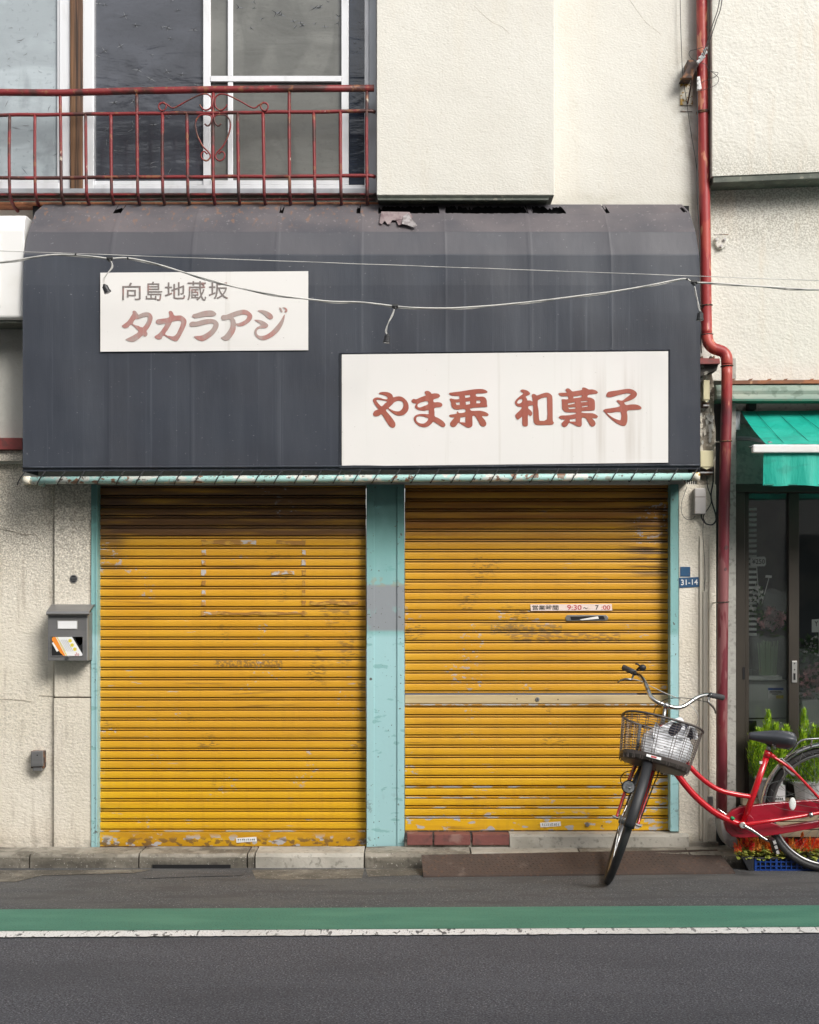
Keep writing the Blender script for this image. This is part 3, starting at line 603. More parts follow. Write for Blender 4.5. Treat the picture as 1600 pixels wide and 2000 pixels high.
# torn flap hanging over the edge
fl = [(745, 413), (800, 414), (806, 423), (800, 436), (793, 428), (786, 438), (779, 440), (774, 431), (766, 430), (762, 438), (757, 438), (752, 431), (746, 438), (741, 435)]
def flap(pl, name, m, lift):
    b = MB(); pts = []
    for q in (0, 1):
        for i, (x, y) in enumerate(pl):
            Y0 = -.165-(y-415)*.0021-lift-.006*math.sin(i*2.4); p = P(x, y, Y0); b.v.append((p.x, p.y+q*.0015, p.z))
    n = len(pl); tri = tessellate_polygon([[Vector((x, y, 0)) for x, y in pl]])
    for t in tri: b.f.append(tuple(t)); b.f.append(tuple(n+i for i in reversed(t)))
    for i in range(n): b.f.append((i, (i+1) % n, n+(i+1) % n, n+i))
    b.build(name, m, AWN)
flap(fl, "torn_flap", mat("torn_flap_underside", (.17, .12, .125), .6, layers=({'scale': (30, 30, 8), 'lo': .45, 'hi': .6, 'col': (.26, .21, .21), 'amt': .8},)), .012)
flap([(788, 422), (797, 416), (803, 426), (815, 440), (808, 444), (797, 440), (785, 437)], "curled_corner", mat("pale_flap", (.30, .28, .28), .55, layers=({'scale': 40, 'lo': .45, 'hi': .6, 'col': (.16, .14, .14), 'amt': .8},)), .024)
# hem with a rope channel
b = MB(); b.tube([askin(x, 9, (-.306, 2.171)) for x in cols[::6]], .006, 6); b.build("hem", m_awning, AWN, smooth=True)
# sign panels on the vinyl
def panel(pts, name, Yp):
    b = MB(); p = [P(x, y, AY) for x, y in pts]; n = 24
    vs_ = []; 
    for k in range(n+1):
        t = k/n
        for q in (0, 1):
            u = p[0].lerp(p[1], t) if q == 0 else p[3].lerp(p[2], t)
            vs_.append((u.x, Yp, u.z))
    b.add(vs_, [(2*k, 2*k+2, 2*k+3, 2*k+1) for k in range(n)])
    b.add([(v[0], Yp+.003, v[2]) for v in vs_], [(2*k, 2*k+2, 2*k+3, 2*k+1) for k in range(n)]); 
    return b.build(name, m_sign, AWN, label=("smaller white sign panel with faded red katakana" if name == "sign_panel" and pts[0][0] < 300 else "large white sign panel with brick red brush lettering"))
PY = AY-.011
S1 = panel([(197, 533.5), (602.5, 530.5), (602.5, 684.5), (197, 687.5)], "sign_panel", PY)
S2 = panel([(668, 693), (1304.5, 686.5), (1304.5, 904), (668, 911)], "sign_panel", PY)
b = MB(); e = [P(x, y, AY) for x, y in ((664, 690), (1308, 683.5), (1308, 908), (664, 914))]
b.tube([(v.x, PY+.003, v.z) for v in e], .003, 6, closed=True); b.build("sign_hem", m_awning, AWN)
def glyph(name, ox, oy, outs, holes_, m, par, Yg, k=13.3333, sub=3):
    b = MB(); s0 = sc(AY)
    for oi, o in enumerate(outs):
        hh = [h for h in holes_ if h[0] == oi]
        loops = [crom(o, sub, True)]+[(crom(h[1], 2, True) if len(h[1]) > 5 else list(h[1])) for h in hh]
        vl = [[Vector(((ox+x/k-800)/s0, 0, 0))+Vector((0, H-(oy+y/k-1157)/s0, 0)) for x, y in lp] for lp in loops]
        flat = [v for l in vl for v in l]
        b.add([(v.x, Yg, v.y) for v in flat], tessellate_polygon(vl))
    return b.build(name, m, par, fix=False)
LG = PY-.0025
glyph("lettering", 720, 750, [[(270,262),(300,228),(400,215),(500,222),(580,255),(625,300),(645,355),(720,335),(800,328),(880,350),(960,410),(1020,490),(1045,580),(1035,680),(980,765),(900,815),(810,832),(720,815),(620,755),(530,680),(500,655),(455,700),(540,800),(640,930),(695,1020),(700,1090),(670,1135),(620,1145),(560,1115),(480,1010),(400,880),(340,795),(280,830),(200,850),(140,835),(118,785),(150,720),(200,685),(255,665),(200,590),(140,500),(115,430),(140,385),(200,358),(290,365),(400,400),(480,405),(500,380),(480,340),(400,300),(320,280)]],
    [(0,[(205,440),(240,415),(330,425),(490,460),(420,520),(345,590),(280,540),(230,480)]),(0,[(525,632),(600,560),(680,480),(760,445),(840,445),(890,480),(910,550),(890,630),(830,700),(770,720),(660,705),(580,665)])], m_letter, S2, LG)
glyph("lettering", 720, 750, [[(1500,190),(1560,190),(1620,232),(1640,260),(1730,250),(1820,265),(1862,320),(1820,365),(1695,410),(1705,480),(1800,478),(1890,500),(1922,550),(1890,600),(1720,630),(1720,740),(1725,850),(1800,885),(1920,960),(1985,1030),(2000,1090),(1950,1130),(1890,1110),(1780,1040),(1690,985),(1650,1030),(1600,1075),(1540,1115),(1440,1130),(1330,1105),(1240,1040),(1190,970),(1178,890),(1220,830),(1300,795),(1400,785),(1560,790),(1565,740),(1560,685),(1440,705),(1320,690),(1240,650),(1205,600),(1230,545),(1240,515),(1180,510),(1125,470),(1130,420),(1180,395),(1240,405),(1370,350),(1490,305),(1470,260),(1460,215)]],
    [(0,[(1275,570),(1300,520),(1400,475),(1535,455),(1550,530),(1460,575),(1350,615),(1290,610)]),(0,[(1240,900),(1290,850),(1380,845),(1480,870),(1555,905),(1520,980),(1440,1035),(1340,1030),(1260,980)])], m_letter, S2, LG)
glyph("lettering", 840, 750, [[(500,262),(530,235),(800,200),(1050,160),(1200,142),(1350,140),(1440,165),(1495,210),(1470,240),(1350,255),(1200,265),(1215,335),(1360,335),(1440,370),(1475,440),(1480,530),(1490,580),(1470,605),(1300,615),(1055,640),(1085,705),(1280,700),(1420,730),(1510,780),(1520,820),(1480,845),(1350,845),(1430,950),(1465,1040),(1440,1100),(1380,1115),(1310,1080),(1250,970),(1170,845),(1105,850),(1105,1060),(1080,1120),(1010,1145),(940,1125),(830,1065),(745,1010),(700,1070),(640,1120),(570,1120),(525,1070),(530,1010),(600,920),(630,880),(540,870),(500,840),(530,805),(690,780),(695,735),(725,720),(760,765),(915,740),(900,660),(720,675),(620,655),(560,590),(545,480),(510,405),(550,385),(640,405),(760,395),(760,340),(740,320),(600,315),(530,295)]],
    [(0,[(905,305),(1040,290),(1045,350),(920,370)]),(0,[(665,495),(770,480),(775,555),(690,555)]),(0,[(925,470),(1040,450),(1045,530),(940,550)]),(0,[(1205,440),(1290,435),(1315,475),(1290,510),(1205,510)]),(0,[(790,880),(920,860),(920,1010),(775,998)])], m_letter, S2, LG)
glyph("lettering", 1000, 750, [[(215,180),(260,150),(340,160),(420,195),(470,250),(440,295),(355,335),(385,390),(400,435),(470,435),(530,465),(530,400),(510,300),(545,268),(600,275),(645,305),(750,270),(870,235),(950,240),(1020,290),(1050,360),(1055,600),(1060,950),(1085,1000),(1075,1045),(1020,1070),(850,1075),(650,1075),(590,1040),(560,980),(550,800),(545,580),(500,565),(430,585),(420,640),(490,700),(525,760),(515,820),(470,840),(415,815),(412,1060),(385,1105),(330,1115),(280,1090),(265,1030),(262,860),(220,890),(150,938),(110,900),(80,830),(120,770),(190,710),(245,640),(245,605),(150,590),(90,540),(72,480),(110,410),(200,330),(290,255),(240,215)]],
    [(0,[(130,480),(180,420),(250,395),(270,440),(230,500),(160,520)]),(0,[(670,430),(880,355),(910,390),(912,600),(910,925),(750,965),(705,930),(690,700)])], m_letter, S2, LG)
glyph("lettering", 1080, 750, [[(140,275),(170,240),(350,230),(320,170),(360,122),(430,135),(500,200),(620,185),(750,160),(755,110),(810,98),(880,125),(930,150),(1020,148),(1110,175),(1165,225),(1130,260),(1010,275),(920,290),(895,350),(980,365),(1060,410),(1088,480),(1088,640),(1070,690),(1000,700),(850,705),(750,720),(750,755),(900,765),(1000,765),(1100,795),(1165,850),(1130,895),(1020,900),(1080,970),(1105,1040),(1075,1100),(1010,1115),(960,1080),(900,980),(840,895),(750,890),(748,1040),(735,1100),(680,1120),(600,1095),(500,1045),(420,1015),(370,1090),(300,1130),(240,1100),(218,1040),(260,985),(310,935),(220,925),(150,885),(165,850),(220,828),(400,820),(580,785),(580,750),(350,745),(270,700),(235,640),(228,470),(220,415),(265,405),(385,405),(390,345),(360,325),(220,328)]],
    [(0,[(525,335),(745,300),(745,350),(530,380)]),(0,[(385,515),(560,480),(565,515),(390,550)]),(0,[(385,620),(580,610),(580,650),(420,660)]),(0,[(715,460),(880,440),(905,470),(730,485)]),(0,[(750,585),(905,565),(905,595),(750,615)]),(0,[(435,930),(590,905),(590,985),(435,985)])], m_letter, S2, LG)
glyph("lettering", 1160, 750, [[(315,300),(340,240),(400,205),(600,175),(850,135),(970,145),(1070,195),(1115,260),(1095,330),(1010,400),(880,455),(785,490),(830,555),(950,540),(1080,540),(1190,580),(1235,635),(1190,670),(1050,680),(865,705),(868,850),(860,990),(820,1080),(760,1100),(640,1060),(480,950),(350,830),(280,745),(235,700),(290,660),(450,635),(665,590),(640,510),(580,450),(630,425),(730,440),(840,360),(940,285),(940,262),(860,250),(700,280),(500,335),(400,355),(340,345)]],
    [(0,[(335,757),(450,755),(690,735),(695,930),(640,945),(500,890),(400,820)])], m_letter, S2, LG)
glyph("lettering", 230, 590, [[(120,630),(180,585),(280,500),(380,350),(405,300),(400,260),(440,235),(490,255),(530,310),(560,340),(660,295),(770,275),(860,305),(915,380),(920,450),(880,580),(820,690),(765,765),(790,830),(770,890),(720,910),(665,880),(560,970),(450,1035),(370,1045),(270,1020),(215,985),(320,930),(450,860),(550,775),(470,680),(378,604),(340,612),(290,665),(210,690),(150,670)]],
    [(0,[(470,460),(540,455),(660,410),(770,390),(795,420),(770,520),(665,670),(550,630),(410,584)])], m_letter_f, S1, LG)
glyph("lettering", 230, 590, [[(1005,540),(1020,490),(1080,455),(1340,415),(1345,300),(1340,265),(1385,240),(1440,270),(1490,360),(1620,360),(1680,370),(1750,420),(1800,490),(1795,580),(1750,700),(1680,840),(1600,980),(1540,1030),(1460,1015),(1340,950),(1210,880),(1160,960),(1090,985),(1010,960),(970,910),(1080,830),(1170,720),(1250,580),(1110,590),(1040,575)]],
    [(0,[(1440,520),(1600,490),(1650,500),(1665,540),(1640,640),(1600,720),(1550,830),(1480,895),(1400,900),(1245,850),(1320,730),(1400,590)])], m_letter_f, S1, LG)
glyph("lettering", 350, 590, [[(350,380),(380,330),(450,310),(640,250),(800,230),(900,245),(975,310),(960,355),(880,385),(700,390),(500,425),(400,425)],[(275,590),(300,545),(360,520),(460,520),(640,470),(820,450),(950,475),(1025,545),(1040,620),(1000,730),(900,860),(780,950),(660,1015),(580,1020),(480,985),(395,915),(450,895),(600,880),(750,800),(850,710),(900,620),(895,580),(850,565),(700,590),(500,640),(360,655),(300,640)]], [], m_letter_f, S1, LG)
glyph("lettering", 350, 590, [[(1100,400),(1150,350),(1240,345),(1400,280),(1560,230),(1680,210),(1790,235),(1890,320),(1915,390),(1890,470),(1800,560),(1680,625),(1560,640),(1490,620),(1480,720),(1440,820),(1350,950),(1280,1005),(1220,1015),(1150,990),(1095,940),(1180,890),(1280,770),(1340,660),(1350,550),(1330,465),(1260,465),(1180,485),(1120,465)]],
    [(0,[(1420,415),(1520,370),(1650,335),(1740,340),(1785,375),(1750,460),(1640,530),(1500,570),(1470,480)])], m_letter_f, S1, LG)
glyph("lettering", 450, 590, [[(720,240),(770,222),(870,225),(980,260),(1080,325),(1120,390),(1110,440),(1050,460),(980,430),(880,340),(790,280)],[(630,480),(700,470),(820,490),(930,545),(990,600),(985,650),(920,690),(800,695),(720,730),(695,790),(710,850),(760,885),(850,890),(950,860),(1080,770),(1200,640),(1320,490),(1400,350),(1425,350),(1410,470),(1360,620),(1250,790),(1100,910),(950,985),(830,995),(720,950),(645,860),(630,790),(660,710),(730,650),(800,610),(760,560),(690,520)],[(1280,165),(1310,155),(1350,210),(1370,265),(1340,280),(1310,250)],[(1360,155),(1430,155),(1480,190),(1495,240),(1470,280),(1410,275),(1440,230),(1420,190)]], [], m_letter_f, S1, LG)
def text(body, px, py, hpx, Y, m, par, name="lettering", bold=0.0, sx=1.0, rot=0.0, wpx=None):
    cu = bpy.data.curves.new("t", 'FONT'); cu.body = body; cu.fill_mode = 'FRONT' if hasattr(cu, 'fill_mode') else cu.fill_mode
    cu.offset = bold; cu.resolution_u = 4
    o = bpy.data.objects.new("t", cu); me = bpy.data.meshes.new_from_object(o)
    vs_ = [v.co.copy() for v in me.vertices]
    if not vs_: return None
    fs = [tuple(p.vertices) for p in me.polygons]
    x0 = min(v.x for v in vs_); x1 = max(v.x for v in vs_); y0 = min(v.y for v in vs_); y1 = max(v.y for v in vs_)
    s0 = sc(Y); k = hpx/(y1-y0)/s0; kx = k*sx
    if wpx: kx = wpx/(x1-x0)/s0
    c, s_ = math.cos(rot), math.sin(rot); o0 = P(px, py, Y); b = MB(); out = []
    for v in vs_:
        u, t_ = (v.x-x0)*kx, (v.y-y1)*k
        out.append((o0.x+u*c-t_*s_, Y, o0.z+u*s_+t_*c))
    b.add(out, fs); bpy.data.objects.remove(o)
    return b.build(name, m, par, fix=False)
for ch, x0, x1, y0, y1 in (("向", 239, 275, 552, 586), ("島", 285, 317, 550, 587), ("地", 322, 362, 551, 584), ("蔵", 366, 403, 549, 587), ("坂", 408, 446, 551, 584)):
    text(ch, x0, y0, y1-y0, LG, m_letter_g, S1, bold=.003, wpx=x1-x0)
# eyelets, lacing and the painted pole
def ring_mesh(r, rt, n=12, q=6):
    b = MB(); b.tube([(r*math.cos(2*math.pi*k/n), 0, r*math.sin(2*math.pi*k/n)) for k in range(n)], rt, q, closed=True); return b
eye0 = None; lac = MB(); ex = 52; i = 0
pole = lambda px: P(px, 938.5-8*px/1400, AY)
while ex < 1366:
    p = P(ex, 920.5-6*ex/1366, AY)
    if eye0 is None:
        eye0 = ring_mesh(.0085, .0035).build("eyelet", m_chrome_d, AWN); e = eye0
    else:
        e = eye0.copy(); COL.objects.link(e)
    e.location = Vector((p.x, AY-.013, p.z))-AWN.location
    q = pole(ex-13); c = .023
    lac.tube(crom([(p.x, AY-.012, p.z), (p.x-.012, AY-.026, p.z-.02), (q.x+.012, AY-.030, q.z+.012), (q.x-.004, AY-.027, q.z-.016), (q.x-.012, AY-.003, q.z-.026), (q.x-.01, AY+.02, q.z)], 3), .0030, 5)
    ex += 38.6+R.uniform(-1.5, 1.5); i += 1
lac.build("lacing_cord", m_cable, AWN, kind="stuff")
b = MB(); b.tube([pole(46), pole(500), pole(900), pole(1366)], .0195, 14); b.build("front_pole", m_polepaint, AWN, smooth=True)
for px in (58, 1360):
    b = MB(); b.tube([pole(px)+Vector((0, .02, 0)), pole(px)+Vector((0, .29, 0))], .014, 8); b.build("side_arm", m_polepaint, AWN, smooth=True)
for u_, v_ in ((47, 60), (1352, 1366)):
    b = MB(); b.tube([pole(u_), pole(v_)], .0235, 12); b.build("pole_joint", m_rustyw, AWN, smooth=True)
b = MB()
for k in range(6):      # coils of spare cord below the right end of the pole
    c = pole(1339+k*4.2)+Vector((0, .01, -.022)); b.tube([c+Vector((.002*math.cos(a)+k*0, .016*math.cos(a), .018*math.sin(a))) for a in [j*math.pi/5 for j in range(10)]], .0022, 4, closed=True)
b.build("spare_cord", m_cable, AWN)

# ------------------------------------------------------------------ roller shutters
PITCH = 19.75
def slat_prof(h, bead=True):       # y (towards the street is negative), z from the bottom of the slat
    return [(.045, 0), (.045, .0052), (.0035, .0058), (.0025, .0075), (.0035, .0118), (.045, .0124), (.045, .0182), (.001, .0195), (-.0008, .030), (-.0012, h*.6), (-.0008, h-.008), (.001, h-.001), (.045, h)]
def make_slat(xa, xb, h, par, mt=None):
    b = MB(); pr = slat_prof(h); n = len(pr); xs = [xa, xb]
    for x in xs:
        for y, z in pr: b.v.append((x, SH+y, z))
    for q in range(n-1): b.f.append((q, n+q, n+q+1, q+1))
    return b.build("slat", m_yellow if not mt else mt, par, fix=False)
def shutter(px0, px1, ytop, ylast, label, bar=None):
    T = thing("roller_shutter", label, "shutter", P((px0+px1)/2, ylast+28, SH), "yellow roller shutters of the shop")
    h = PITCH/sc(SH); xa, xb = xx(px0, SH), xx(px1, SH); proto = None; y = ylast
    while y > ytop:
        if bar and bar[0] < y <= bar[1]+1: y = bar[0]; continue
        z = P(0, y, SH).z
        if proto is None:
            proto = make_slat(xa, xb, h, T); proto.location = (0, 0, z); base = proto.data
            proto.location = Vector((0, 0, z)); s = proto
        else: s = proto.copy(); COL.objects.link(s); s.parent = T
        s.location = Vector((R.uniform(-.0012, .0012), R.uniform(-.0012, .0012), z)); s.rotation_euler = (0, R.uniform(-.0002, .0002), 0)
        y -= PITCH
    return T
_P = parent_world
def shutter_fix(T):                # slats were built around their parent's base
    for c in T.children: c.location.z -= 0
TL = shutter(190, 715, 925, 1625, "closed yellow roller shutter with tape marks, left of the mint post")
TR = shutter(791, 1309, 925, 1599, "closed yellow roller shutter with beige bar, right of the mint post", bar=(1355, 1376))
for T, a, c, y0, y1 in ((TL, 190, 715, 1625.5, 1653), (TR, 791, 1309, 1599.5, 1622)):
    b = MB(); b.pbox(a, y0, c, y1, SH-.006, SH+.02); b.build("bottom_rail", m_yellow, T, bevel=.003)
    b = MB(); b.pbox(a, y1+.5, c, y1+4.5, SH-.012, SH+.02); b.build("bottom_lip", m_bracket, T, bevel=.002)
for y in (1596.5, 1577, 1557.5, 1537):
    b = MB(); b.pbox(793, y-1.2, 1307, y+1.2, SH-.004, SH+.004); b.build("worn_bead", m_bead, TR)
b = MB(); b.pbox(191, 1622, 713, 1624.4, SH-.004, SH+.004); b.build("worn_bead", m_bead, TL)
b = MB(); b.pbox(791, 1357.5, 1309, 1374, SH-.008, SH+.01); b.build("crossbar", m_beige, TR, bevel=.003)
b = MB(); b.pbox(791, 1375, 1309, 1377.5, SH-.003, SH+.01); b.build("crossbar_lip", m_tape, TR)
b = MB(); c = P(1050, 1366, SH-.012); b.tube([c, c+Vector((0, .012, 0))], .012, 14); b.build("lock", m_steel, TR, bevel=.001)
b = MB(); b.box(c.x-.0012, c.x+.0012, c.y-.001, c.y+.001, c.z-.005, c.z+.005); b.build("keyhole", m_black, TR)
b = MB(); c = P(1148, 1611, SH-.018); b.tube([c, c+Vector((0, .014, 0))], [.011, .014], 12); b.build("foot_bolt", m_steel, TR)
for (x, y) in ((1176, 1613), (1010, 1365), (1090, 1366)):
    b = MB(); c = P(x, y, SH-.0085); b.tube([c, c+Vector((0, .004, 0))], .004, 8); b.build("rivet", m_bracket, TR)
# letter slot with a folded paper
b = MB(); o = [(1104, 1206), (1108, 1201), (1184, 1201), (1189, 1206), (1186, 1212), (1107, 1213)]
b.pprism(o, SH-.005, SH+.006); b.build("letter_slot", m_steel, TR, bevel=.002)
b = MB(); b.pprism([(1114, 1204.5), (1179, 1203), (1182, 1210), (1116, 1211)], SH-.0065, SH-.004); b.build("slot_opening", m_black, TR)
o = MB().pprism([(1132, 1210), (1168, 1203.5), (1170, 1208.5), (1136, 1211.5)], SH-.0095, SH-.008).build("folded_paper", m_paper); tag(o, "white folded paper stuck in the letter slot of the right shutter", "paper")
# opening hours sticker
b = MB(); b.pprism([(1036, 1180.5), (1195, 1179.5), (1196, 1192.5), (1037, 1193)], SH-.0035, SH-.0015); ST = b.build("hours_sticker", m_paper_p, TR)
YS = SH-.0045
text("営業時間", 1040, 1182, 9.5, YS, m_ink, ST, bold=.012, wpx=51)
text("9:30", 1108, 1181.5, 10, YS, m_redink, ST, bold=.012, wpx=28); text("～", 1139, 1186, 3.4, YS, m_ink, ST, bold=.015, wpx=9)
text("7", 1163, 1182, 9, YS, m_ink, ST, bold=.012, wpx=6.5); text(":00", 1175, 1182, 9, YS, m_redink, ST, bold=.012, wpx=17)
for T, x, y, r_ in ((TL, 461, 1637, .02), (TR, 1055, 1607, .02)):
    b = MB(); b.pprism([(x, y), (x+40, y-2.5), (x+41, y+6.5), (x+1, y+9)], SH-.0085, SH-.0065); s_ = b.build("maker_sticker", m_paper, T)
    b = MB(); 
    for k in range(9):
        xx0 = x+4+k*3.8+R.uniform(-.4, .4); b.pprism([(xx0, y+R.uniform(1, 3)), (xx0+2.4, y+R.uniform(1, 2)), (xx0+2.2, y+R.uniform(2.5, 3.5)), (xx0, y+3.6)], SH-.0092, SH-.0088)
        b.pprism([(xx0, y+5), (xx0+2.4, y+4.8), (xx0+2.2, y+5.6), (xx0, y+5.8)], SH-.0092, SH-.0088)
    b.build("sticker_print", m_ink, s_)
# tape residue frame on the left shutter, one scrap per slat face it crosses
resk = [0]
def residue(x0, x1, y, m, hgt=9, jag=1.5):
    b = MB(); n = max(2, int((x1-x0)/14)); top = []; bot = []
    for k in range(n+1):
        x = x0+(x1-x0)*k/n; top.append((x+R.uniform(-1, 1), y-hgt/2+R.uniform(-jag, jag))); bot.append((x+R.uniform(-1, 1), y+hgt/2+R.uniform(-jag, jag)))
    resk[0] += 1; b.pprism(top+bot[::-1], SH-.0030-.00012*resk[0], SH-.0012); b.build("tape_residue", m, TL)
faces = []; y = 1625
while y > 930: faces.append(y-12.7); y -= PITCH        # centre of each flat face
def near(v): return min(faces, key=lambda f: abs(f-v))
residue(398, 470, near(1058), m_tape_b); residue(470, 500, near(1058), m_tape, 6); residue(540, 590, near(1058), m_tape_b, 7)
for y in range(1058, 1200, 20):
    residue(394, 402, near(y), m_tape if R.random() < .55 else m_tape_b, 10, 1); residue(590, 597, near(y), m_tape_b if R.random() < .6 else m_tape, 10, 1)
residue(394, 424, near(1200), m_tape, 6); residue(424, 600, near(1197), m_tape_b, 5, 1.5); residue(606, 700, near(1178), m_tape_b, 6, 2)
residue(530, 575, near(1117), m_tape, 6, 2)
# guide rails and centre post, painted mint
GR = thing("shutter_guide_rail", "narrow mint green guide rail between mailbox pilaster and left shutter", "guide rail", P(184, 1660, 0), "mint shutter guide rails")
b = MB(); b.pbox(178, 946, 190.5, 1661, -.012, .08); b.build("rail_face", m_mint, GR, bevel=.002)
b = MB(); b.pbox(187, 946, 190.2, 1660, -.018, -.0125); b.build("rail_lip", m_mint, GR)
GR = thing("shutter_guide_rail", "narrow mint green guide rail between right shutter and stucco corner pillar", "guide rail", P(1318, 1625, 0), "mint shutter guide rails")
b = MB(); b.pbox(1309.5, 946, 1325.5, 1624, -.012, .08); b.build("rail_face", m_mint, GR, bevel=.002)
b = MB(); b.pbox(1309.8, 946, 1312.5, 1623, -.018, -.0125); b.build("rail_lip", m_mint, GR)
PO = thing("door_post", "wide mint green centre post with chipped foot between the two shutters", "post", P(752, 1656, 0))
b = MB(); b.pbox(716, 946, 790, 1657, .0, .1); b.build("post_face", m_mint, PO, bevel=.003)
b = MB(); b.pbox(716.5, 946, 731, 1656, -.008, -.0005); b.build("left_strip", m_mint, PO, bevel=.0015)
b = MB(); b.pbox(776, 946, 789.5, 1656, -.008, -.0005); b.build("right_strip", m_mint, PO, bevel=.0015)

# bricks and concrete step below the right shutter
STP = thing("sill_step", "low concrete step below the right shutter behind the bicycle wheel", "step", P(1160, 1652, -.02))
b = MB(); 
n = 16; xa, xb = xx(996, -.06), xx(1345, -.06); zt, zb = P(0, 1630, -.06).z, .07
for k in range(n+1):
    x = xa+(xb-xa)*k/n; j = lambda a: R.uniform(-a, a)
    b.v += [(x, -.065+j(.003), zb), (x, -.062+j(.003), zt-.012+j(.002)), (x, -.05+j(.003), zt+j(.0015)), (x, .05, zt)]
for k in range(n):
    for q in range(3): b.f.append((k*4+q, (k+1)*4+q, (k+1)*4+q+1, k*4+q+1))
b.f += [(0, 1, 2, 3), tuple(n*4+q for q in (3, 2, 1, 0))]
b.build("step_slab", m_kerb_l, STP)
b = MB(); b.box(xx(791, 0), xx(1400, 0), -.045, .1, .06, .112); b.build("step_bed", m_kerb, STP)
for a, c, yo, g in ((795, 845, 0, "short dark red brick at the left end below the right shutter"), (848, 919, 0, "middle dark red brick below the right shutter"), (923, 995, 0, "dark red brick beside the concrete step below the right shutter")):
    b = MB(); b.pbox(a, 1630, c, 1651, -.06-R.uniform(0, .004), .03); o = b.build("brick", m_brick, bevel=.004); tag(o, g, "brick", "bricks under the right shutter")
# rusty steel ramp with raised lozenges
RA = thing("steel_ramp", "rusty chequered steel ramp plate leaning on the kerb behind the front wheel", "ramp", P(1120, 1700, -.4))
fl_, fr_ = G(827, 1711, .012), G(1436, 1704, .012); bl_, br_ = G(823, 1669.5, .090), G(1400, 1659, .094)
th = Vector((0, 0, -.008))
b = MB(); b.add([fl_, fr_, br_, bl_, fl_+th, fr_+th, br_+th, bl_+th], [(0,1,2,3), (7,6,5,4), (0,4,5,1), (1,5,6,2), (2,6,7,3), (3,7,4,0)]); b.build("plate", m_rustplate, RA)
b = MB(); nx_, ny_ = 84, 9; up = (fr_-fl_).cross(bl_-fl_).normalized()*.0018
for i in range(nx_):
    for j in range(ny_):
        u = (i+.5)/nx_; v = (j+.5)/ny_; p = (fl_.lerp(fr_, u)).lerp(bl_.lerp(br_, u), v)
        ax = (fr_-fl_).normalized(); ay = (bl_-fl_).normalized()
        if (i+j) % 2: d1 = (ax*.7+ay*.7)*.010; d2 = (ax*.7-ay*.7)*.0028
        else: d1 = (ax*.7-ay*.7)*.010; d2 = (ax*.7+ay*.7)*.0028
        b.add([p+d1, p+d2, p-d1, p-d2, p+up], [(0,1,4), (1,2,4), (2,3,4), (3,0,4)])
b.build("tread_pattern", m_rustplate, RA, kind="stuff")
#==MORE==
# ------------------------------------------------------------------ neighbouring building on the right
NB = thing("neighbour_building", "cream stucco building at the right edge with flower shop front below", "building", (2.2, .2, 0))
def quad_box(mb, pts, yf, yb): return mb.pprism(pts, yf, yb)
b = MB(); b.pprism([(1391, -400), (3400, -400), (3400, 262), (1391, 344.5)], -.12, .3); b.build("upper_wall", m_wall_right, NB, bevel=.003)
b = MB(); b.pprism([(1393, 345), (3400, 263), (3400, 275), (1393, 357)], -.113, .3); b.build("upper_wall_base", m_darktrim, NB, bevel=.003)
b = MB(); b.pbox(1389, 340, 3400, 743, .05, .3); b.build("middle_wall", m_wall_right, NB)
b = MB(); b.pprism([(1424, 743), (3400, 726), (3400, 734), (1424, 750)], -.03, .05); b.build("flashing", m_copper, NB)
for i in range(5):
    x = 1440+i*34+R.uniform(-16, 16); b = MB(); b.pprism([(x, 743), (x+9, 741.5), (x+10, 739), (x+3, 740.5)], -.032, -.02); b.build("rust_flake", m_copper, NB)
b = MB(); yz = [(-.02, 2.655), (-.045, 2.62), (-.04, 2.60), (-.06, 2.585), (-.062, 2.572), (.05, 2.572), (.05, 2.655)]
b.prism(yz, lambda y, z: (1.705, y, z), lambda y, z: (6.5, y, z)); b.build("fascia", m_fascia, NB)
b = MB(); b.box(1.70, 6.5, -.066, .05, 2.560, 2.5715); b.build("fascia_lip", m_fascia_g, NB)
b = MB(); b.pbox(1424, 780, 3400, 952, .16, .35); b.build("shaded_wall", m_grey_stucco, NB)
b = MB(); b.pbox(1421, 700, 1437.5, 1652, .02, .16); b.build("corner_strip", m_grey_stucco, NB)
b = MB(); b.pbox(1388, 740, 1425, 1660, .24, .3); b.build("gap_back", m_darktrim, NB)
# shop front
FR = thing("shop_window", "dark bronze framed sliding glass front of the flower shop at the right edge", "shop window", P(1540, 1640, .12))
b = MB(); b.pbox(1437.6, 951, 1455, 1640, .07, .2); b.build("outer_jamb", m_brownframe, FR, bevel=.003)
b = MB(); b.pbox(1437.6, 945, 3400, 961, .06, .2); b.build("head_frame", m_brownframe, FR, bevel=.003)
b = MB(); b.pbox(1455, 961, 1463, 1640, .10, .18); b.pbox(1463, 1628, 1545, 1640, .10, .15); b.build("door_stile", m_brownframe, FR, bevel=.002)
b = MB(); b.pbox(1541, 961, 1561, 1640, .095, .15); b.build("meeting_stile", m_brownframe, FR, bevel=.002)
b = MB(); b.pbox(1437, 1638, 3400, 1650, .05, .3); b.build("threshold", m_brownframe, FR)
for a, c in ((1463, 1541), (1561, 2150)):
    b = MB(); b.pbox(a, 961, c, 1628, .13, .134); b.build("glass_pane", m_glass, FR)
b = MB(); b.pbox(2150, 961, 2175, 1640, .095, .15); b.build("meeting_stile", m_brownframe, FR)
b = MB(); b.pbox(1450.5, 1303, 1455, 1327, .068, .075); b.build("finger_pull", m_black, FR)
b = MB(); b.pbox(1547, 1291, 1557, 1333, .088, .096); LP = b.build("lock_plate", m_steel_pale, FR, bevel=.001)
for y, h in ((1296, 3), (1308, 3)):
    b = MB(); c = P(1552, y, .0875); b.tube([c, c+Vector((0, .003, 0))], .004, 8); b.build("lock_screw", m_black, LP)
